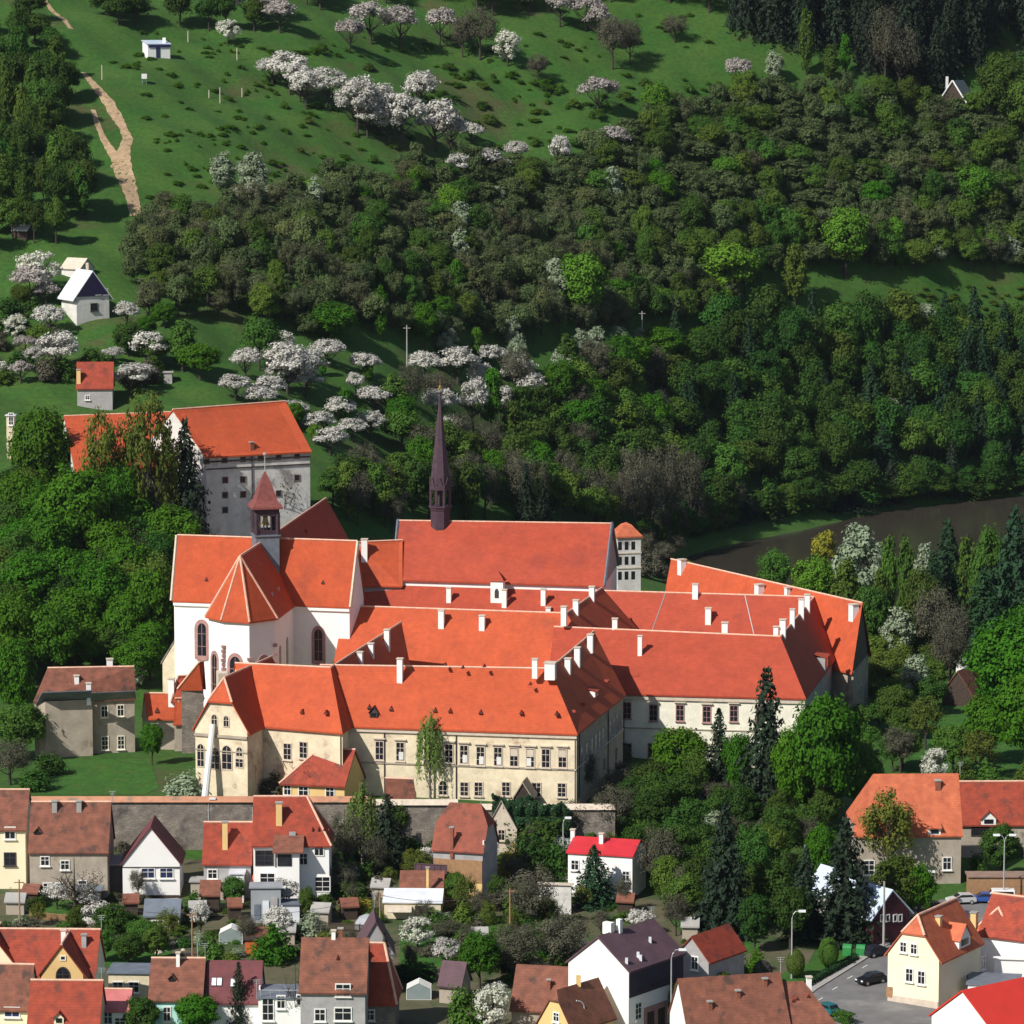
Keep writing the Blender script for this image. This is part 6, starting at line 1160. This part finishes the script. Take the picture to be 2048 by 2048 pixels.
# ------------------------------------------------------------------ lamps, poles, cars, ivy
def lamp(px, yt, yb, arm, label, arms=1):
    p = ground(px, yb); s = scale_at(p); H = (yb-yt)/s; A = arm/s; t = thing('street_lamp', label, 'street lamp', p)
    MB().tube([p-Vector((0, 0, .3)), p+Vector((0, 0, H*.9))], [.13, .08], 8).build('pole', STEEL, t)
    for k in range(arms):
        sg = (1 if k == 0 else -1)*(1 if A > 0 else -1); a = abs(A)
        MB().tube([p+Vector((0, 0, H*.9)), p+Vector((sg*a*.12, 0, H*.96)), p+Vector((sg*a*.35, 0, H)), p+Vector((sg*a*.8, 0, H+.05))], .055, 6).build('arm', STEEL, t)
        MB().obox(p+Vector((sg*a, 0, H+.05)), (1, 0, 0), (0, 1, 0), (0, 0, 1), .95, .42, .26).build('lamp_head', LAMPW, t)
lamp(1583, 1820, 1958, 20, 'grey street lamp rising behind the clipped ball bush'); lamp(1838, 1742, 1826, 24, 'street lamp in front of the old salmon-roofed house'); lamp(2007, 1668, 1808, -16, 'twin-headed street lamp before the long red-roofed house', 2); lamp(1342, 1896, 2075, 22, 'tall street lamp before the violet-roofed house'); lamp(1168, 2000, 2100, -22, 'street lamp before the yellow gabled barn'); lamp(1126, 1634, 1760, 10, 'curved street lamp left of the crimson-roofed house'); lamp(418, 1596, 1700, 8, 'pale lamp post before the rubble wall')
def pole(px, yt, yb, label, bar=True):
    p = ground(px, yb); s = scale_at(p); H = (yb-yt)/s; t = thing('utility_pole', label, 'pole', p); MB().tube([p-Vector((0, 0, .3)), p+Vector((0, 0, H))], [.2, .14], 6).build('post', CONC, t)
    if bar: MB().box(p+Vector((0, 0, H*.93)), 1.6, .14, .14).build('crossbar', CONC, t)
pole(814, 650, 735, 'pale concrete pole right of the orchard blossoms'); pole(705, 560, 606, 'thin pale pole in the scrub wood', False); pole(1284, 622, 690, 'lamp-topped pole above the pale spiky shrubs'); pole(905, 868, 940, 'thin pole right of the needle spire'); pole(84, 220, 270, 'thin post in the left-hand wood', False); pole(1767, 1760, 1900, 'tall dark pole before the timber hall', False); pole(1712, 652, 680, 'short pole at the edge of the right-hand meadow')
for i, (x, yt, yb) in enumerate(((376,62,84),(474,96,120),(440,175,206),(204,130,160),(418,180,196),(484,176,194))): 
    p = ground(x, yb); s = scale_at(p); o = MB().tube([p-Vector((0, 0, .2)), p+Vector((0, 0, (yb-yt)/s))], .12, 5).build('fence_post', LIMEST, org=p); tag(o, 'thin pale fence post on the upper meadow near the white hut', 'post', 'fence posts on the upper meadow')
q = ground(289, 168); t = thing('hunting_seat', 'small white raised seat on legs below the white hut', 'raised seat', q); MB().box(q+Vector((0, 0, 1.9)), 1.3, 1.1, 1.2).build('cabin', CURT, t)
for sx in (-.5, .5):
    for sy in (-.4, .4): MB().box(q+Vector((sx, sy, .6)), .12, .12, 1.5).build('leg', SLATE, t)
# cars
CP = {}
def car_paint(n, c): 
    if n not in CP: CP[n] = mat('car_paint_'+n, c, tuple(x*.9 for x in c), .5, .25, spec=.5)
    return CP[n]
def car(px, py, yaw, n, c, label, van=False):
    p = ground(px, py)+Vector((0, 0, .1)); t = thing('parked_car', label, 'van' if van else 'car', p, None); t.rotation_euler = (0, 0, R(yaw)); m = car_paint(n, c)
    L, Wd = (4.6, 1.9) if van else (4.2, 1.75)
    prof = [(-L/2, .3), (-L/2, .75), (-L/2+.1, .95), (-L/2+.5, 1.0), (L/2-1.1, .98), (L/2-.2, .82), (L/2, .65), (L/2, .3)]
    up_ = [(-L/2+.25, .97), (-L/2+.6, 1.42), (L*.05, 1.46), (L*.25, .97)] if not van else [(-L/2+.05, .97), (-L/2+.12, 1.95), (L*.22, 1.95), (L*.38, .97)]
    def ex(b, pr, w): return b.poly_prism([Vector((x, -w/2, z)) for x, z in pr], [Vector((x, w/2, z)) for x, z in pr])
    def ch(b, nm, mm):
        me = bpy.data.meshes.new(nm); me.from_pydata([tuple(v) for v in b.v], [], b.f); me.materials.append(mm); bm = bmesh.new(); bm.from_mesh(me); bmesh.ops.recalc_face_normals(bm, faces=bm.faces)
        if nm in ('body', 'cabin'): bmesh.ops.bevel(bm, geom=[e for e in bm.edges], offset=.06, segments=2, affect='EDGES')
        bm.to_mesh(me); bm.free(); o = bpy.data.objects.new(nm, me); COL.objects.link(o); o.parent = t; return o
    ch(ex(MB(), prof, Wd), 'body', m); ch(ex(MB(), up_, Wd-.2), 'cabin', m)
    cx = sum(q[0] for q in up_)/4; cz = 1.2 if not van else 1.55; sh = [((x-cx)*.88+cx, (z-cz)*(.72 if not van else .5)+cz) for x, z in up_]
    ch(ex(MB(), sh, Wd-.17), 'side_windows', GLASS)
    for i, j in ((0, 1), (2, 3)):
        a, b = up_[i], up_[j]; b_ = MB(); d = Vector((b[0]-a[0], 0, b[1]-a[1])); nn = Vector((-d.z, 0, d.x)).normalized()*(1 if i == 0 else 1); A = Vector((a[0], 0, a[1]))
        if nn.z < 0: nn = -nn
        lo, hi = A+d*.12+nn*.03, A+d*.9+nn*.03; w = Wd*.4; ch(b_.poly_prism([lo+Vector((0, -w, 0)), hi+Vector((0, -w*.92, 0)), hi+Vector((0, w*.92, 0)), lo+Vector((0, w, 0))], [v-nn*.05 for v in (lo+Vector((0, -w, 0)), hi+Vector((0, -w*.92, 0)), hi+Vector((0, w*.92, 0)), lo+Vector((0, w, 0)))]), 'windscreen' if i else 'rear_window', GLASS)
    for x in (-L/2+.75, L/2-.8):
        for y in (-Wd/2+.06, Wd/2-.06):
            b = MB(); b.tube([(x, y-.1, .3), (x, y+.1, .3)], .31, 12); w_ = ch(b, 'wheel', FRD); b = MB(); b.tube([(x, y-.115, .3), (x, y+.115, .3)], .18, 10); r_ = ch(b, 'rim', STEEL); r_.parent = w_
    for y in (-.6, .6): ch(MB().box((L/2-.02, y, .68), .08, .35, .16), 'headlight', LAMPW)
    return t
car(1742, 1968, 215, 'black', (.012,.013,.018), 'black car on the road beside the cream house'); car(1755, 1912, 35, 'navy', (.02,.022,.035), 'dark blue car parked by the shed near the timber hall'); car(1650, 2028, 128, 'teal', (.02,.14,.15), 'teal car parked below the chestnut roof'); car(1998, 1806, 178, 'white', (.8,.8,.8), 'white van parked below the terrace wall', True); car(2036, 1812, 178, 'orange', (.6,.08,.02), 'orange-red car next to the white van'); car(1922, 1808, 190, 'silver', (.5,.5,.5), 'silver car parked behind the cream house roof'); car(1872, 1824, 5, 'dark', (.02,.03,.06), 'dark car parked behind the street lamp')
# hedge along the verge, planter, sign
def hedge(path, w, h, label, key='ivy'):
    pts = [ground(*q) for q in path]; C = []; N2 = []
    for a, b in zip(pts, pts[1:]):
        n = int((b-a).length*260); t = rng.random(n); d = (b-a); x = np.array(d.normalized()); s = np.array([-x[1], x[0], 0]); off = sph(n); f = np.clip(off*1.4, -1, 1)
        p = np.array(a)+t[:, None]*np.array(d)+s*f[:, :1]*w/2+np.array([0, 0, 1])*((f[:, 2:3]+1)*h/2); C.append(p); N2.append(unit(s*off[:, :1]+np.array([0, 0, 1])*np.abs(off[:, 2:3])+rng.normal(size=(n, 3))*.4))
    C = np.concatenate(C); V, Fq = leaves(C, np.concatenate(N2), .14*rng.uniform(.7, 1.3, len(C))); o = np.array(pts[0]); me = raw_mesh('hedge', V-o, Fq, LEAF[key]); ob = bpy.data.objects.new('hedge', me); ob.location = pts[0]; COL.objects.link(ob); tag(ob, label, 'hedge')
hedge([(1545, 2016), (1630, 1966), (1712, 1920)], .9, .9, 'low dark clipped hedge between the lawn verge and the pavement')
hedge([(1705, 2052), (1672, 2040)], 1.4, 1.5, 'small hedge block with plank end beside the teal car', 'fresh')
def ivy(px0, px1, y0, y1, D, label):
    a = PY(px0, y0, D); b = PY(px1, y1, D); n = 7000; x = rng.uniform(a.x, b.x, n); z0 = terr((a.x+b.x)/2, D); f = (x-a.x)/(b.x-a.x); topz = a.z-1.2*np.abs(np.sin(f*7))-2*f**3; botz = b.z+2.5*np.abs(np.sin(f*11+1)); z = botz+(topz-botz)*rng.random(n)**.8
    y = D-.5-.8*np.abs(np.sin(x*1.7)*np.sin(z*1.3))-rng.random(n)*.4; C = np.stack([x, y, z], 1); N2 = unit(np.stack([rng.normal(size=n)*.5, -np.ones(n), .45+rng.normal(size=n)*.4], 1))
    V, Fq = leaves(C, N2, .24*rng.uniform(.6, 1.4, n)); me = raw_mesh('ivy', V, Fq, LEAF['ivy']); ob = bpy.data.objects.new('ivy', me); COL.objects.link(ob); tag(ob, label, 'ivy')
ivy(985, 1140, 1583, 1748, 587.0, 'curtain of dark ivy hanging down the wall right of the ruined house')

def fence(path, h, m, label, name='garden_fence', post=2.2, boards=True):
    pts = [ground(*q) for q in path]; t = thing(name, label, 'fence', pts[0])
    for a, b in zip(pts, pts[1:]):
        x = (b-a); L = x.length; x.normalize(); n = max(1, int(L/post)); up_ = Vector((0, 0, 1))
        for k in range(n+1): 
            p = a.lerp(b, k/n); MB().tube([p-up_*.2, p+up_*h], .07, 5).build('post', m, t)
        q = MB(); nn = Vector((-x.y, x.x, 0))
        if boards:
            for k in range(int(L/.16)): p = a+x*(k*.16+.08); q.obox(p+up_*(h*.48), x, nn, up_, .1, .03, h*.86)
        for zf in (.25, .8): q.obox((a+b)/2+up_*h*zf-nn*.04, x, nn, up_, L, .05, .07)
        q.build('panel', m, t)
fence([(395,1905),(398,1985)], 1.5, STEEL, 'thin steel fence running between the back gardens', boards=False)
fence([(60,1838),(200,1850)], 1.2, WOODN, 'plank fence along the lower left lawn')
fence([(640,1860),(760,1868)], 1.3, WOODD, 'dark plank fence behind the big dull brown roof')
fence([(360,1920),(475,1925)], 1.1, WOODD, 'dark fence behind the maroon roof')
fence([(1440,2010),(1545,1972)], 1.2, STEEL, 'wire fence by the clipped ball bushes', boards=False)
fence([(1960,1700),(2060,1702)], 1.2, WOODD, 'dark fence before the long red-roofed house')
for i in range(16):
    p = ground(312+random.uniform(0, 70), 1878+random.uniform(0, 34)); r = random.uniform(.25, .6); b = MB(); b.lathe(p-Vector((0, 0, .1)), [(r, 0), (r*1.1, r*.4), (r*.7, r*.9), (r*.2, r*1.1)], 7, random.random()*3); tag(b.build('boulder', LIMEST, org=p), 'pale boulder in the rock garden right of the stone shed', 'rock', 'pale boulders in the rock garden')
def greenhouse(px, py, label):
    p = ground(px, py); t = thing('greenhouse', label, 'greenhouse', p); q = [p+Vector(v) for v in ((-1.6, 0, 0), (1.6, 0, 0), (1.6, 0, 1.5), (0, 0, 2.3), (-1.6, 0, 1.5))]
    MB().poly_prism(q, [v+Vector((0, 2.6, 0)) for v in q]).build('panes', mat('greenhouse_glass', (.25,.30,.30), (.2,.25,.25), .8, .15, spec=.5), t); f_ = MB()
    for k in range(5):
        for a, b in zip(q, q[1:]+q[:1]): f_.tube([a+Vector((0, k*.65, 0)), b+Vector((0, k*.65, 0))], .05, 4)
    f_.build('frame', FRW, t)
greenhouse(462, 1888, 'small glass greenhouse between the garden bushes'); greenhouse(838, 2000, 'green-tinted greenhouse left of the violet-roofed hut')

def on_roof_aerials():
    k = 0
    for o in [o for o in COL.objects if o.get('category') == 'house']:
        rf = [c for c in o.children if c.name.startswith('roof')]
        if not rf or (k := k+1) % 2 == 0 or o.location.y > 600: continue
        m = rf[0].data; v = max(m.vertices, key=lambda q: q.co.z).co+Vector(o.location); v = v+Vector((random.uniform(-.3, .3), 0, -.2)); h = random.uniform(1.6, 2.6); b = MB(); b.tube([v, v+Vector((0, 0, h))], .045, 4)
        for j in range(3): b.tube([v+Vector((-.5+.1*j, 0, h-.25*j)), v+Vector((.5-.1*j, .1, h-.25*j))], .03, 4)
        b.build('aerial', STEEL, rf[0])
on_roof_aerials()
car(1610, 2040, 130, 'grey', (.2,.2,.21), 'grey car parked before the teal car on the road'); car(1966, 1806, 178, 'blue', (.03,.08,.3), 'blue car parked left of the white van'); car(1830, 1836, 200, 'sand', (.45,.4,.3), 'beige car parked at the foot of the street lamp')
for i in range(5):
    q = ground(1640+i*30, 2000-i*22); e_ = ground(1650+i*30, 1993-i*22); x = (e_-q); x.z = 0; x.normalize(); mk = MB().obox((q.x, q.y, q.z+.1), x, Vector((-x.y, x.x, 0)), (0, 0, 1), 1.8, .14, .02).build('road_marking', FRW); tag(mk, kind='structure')
SH = [(60,1812,2.6,'brown'),(30,1830,3,'grey'),(262,1832,2.4,'brown'),(396,1846,2.6,'grey'),(470,1840,2.2,'brown'),(640,1850,2.8,'grey'),(520,1900,2.6,'brown'),(575,1890,2.4,'grey'),(700,1840,2.6,'brown'),(760,1800,2.8,'grey'),(345,1842,2.0,'grey'),(1080,1856,2.6,'brown'),(960,1900,2.4,'grey'),(1250,1830,2.6,'brown'),(1380,1880,2.6,'grey'),(1600,1880,3,'brown')]
NEAR = ['before the wide brown roof', 'at the left edge by the pale yellow house', 'left of the stone shed', 'between rock garden and lean-to', 'under the lean-to roofs', 'by the middle yard path', 'behind the maroon roof', 'behind the grey house roof', 'beside the yellow-green hedge', 'below the tangled dark shrubs', 'right of the stone shed', 'in the brown twiggy shrubs', 'beside the leafy central bushes', 'below the crimson-roofed house', 'behind the narrow red-roofed house', 'under the dark spruces']
for (x, y, w, k), nr_ in zip(SH, NEAR):
    house('garden_shed', ('tiny brown-roofed garden shed ' if k == 'brown' else 'tiny grey-roofed garden shed ')+nr_, x, y, w, 2.4, 2.0, 1.0, random.uniform(-15, 15), wm=WOODD if k == 'brown' else OLDPL, rm=TILE_B if k == 'brown' else CONC, cat='shed', caps=False)
b = MB()
def wire(a, c, label):
    pts = [a.lerp(c, t/8)+Vector((0, 0, -1.2*4*(t/8)*(1-t/8))) for t in range(9)]; o = MB().tube(pts, .035, 3).build('overhead_wire', FRD, org=a); tag(o, label, 'wire')
def ptop(px, yb, h): return ground(px, yb)+Vector((0, 0, h))
for px, yb, lab in ((40,1872,'wooden wire pole at the lower left lawn'),(385,1940,'wooden wire pole behind the turquoise house'),(760,1900,'wooden wire pole behind the violet-roofed house wing'),(1020,1890,'wooden wire pole in the central brown shrubs')):
    p = ground(px, yb); t = thing('utility_pole', lab, 'pole', p); MB().tube([p-Vector((0, 0, .3)), p+Vector((0, 0, 8))], [.14, .1], 6).build('post', WOODN, t); MB().box(p+Vector((0, 0, 7.6)), 1.4, .12, .12).build('crossbar', WOODN, t)
wire(ptop(40,1872,7.7), ptop(385,1940,7.7), 'overhead wire spanning the lower left gardens'); wire(ptop(385,1940,7.7), ptop(760,1900,7.7), 'overhead wire spanning the middle back gardens'); wire(ptop(760,1900,7.7), ptop(1020,1890,7.7), 'overhead wire above the central garden')
# ---- final: camera, light, render
cam = bpy.data.cameras.new('camera'); co = bpy.data.objects.new('camera', cam); COL.objects.link(co)
co.location = (0, 0, HC); co.rotation_euler = (R(90)-TH, 0, 0); cam.sensor_width = 36; cam.lens = F/2048*36; cam.clip_start = 1; cam.clip_end = 6000
SC.camera = co
SUN = Vector((.84, .80, -1)).normalized()
sun = bpy.data.lights.new('sun', 'SUN'); so = bpy.data.objects.new('sun', sun); COL.objects.link(so)
so.rotation_euler = SUN.to_track_quat('-Z', 'Y').to_euler(); so.location = (-200, -100, 500)
sun.energy = 4.6; sun.angle = R(.5); sun.color = (1, .95, .87)
wd = bpy.data.worlds.new('World'); SC.world = wd; wd.use_nodes = True; nt = wd.node_tree
bg = nt.nodes['Background']; sk = nt.nodes.new('ShaderNodeTexSky'); sk.sky_type = 'NISHITA'; sk.sun_disc = False
sk.sun_elevation = math.asin(-SUN.z); sk.sun_rotation = math.atan2(-SUN.x, -SUN.y)
nt.links.new(sk.outputs[0], bg.inputs[0]); bg.inputs[1].default_value = .07
SC.view_settings.view_transform = 'Standard'; SC.view_settings.look = 'None'; SC.view_settings.gamma = 1; SC.view_settings.exposure = .3
SC.render.resolution_x = SC.render.resolution_y = 1024

hz = MB().box((0, 705, 115), 2400, 1430, 262).build('haze', None); tag(hz, kind='stuff')
hm = bpy.data.materials.new('air'); hm.use_nodes = True; n_ = hm.node_tree.nodes; l_ = hm.node_tree.links
n_.remove(n_['Principled BSDF']); pv = n_.new('ShaderNodeVolumePrincipled'); pv.inputs['Color'].default_value = (.75, .84, 1, 1); pv.inputs['Density'].default_value = .00002; pv.inputs['Anisotropy'].default_value = .3
l_.new(pv.outputs[0], n_['Material Output'].inputs['Volume']); hz.data.materials.clear(); hz.data.materials.append(hm)
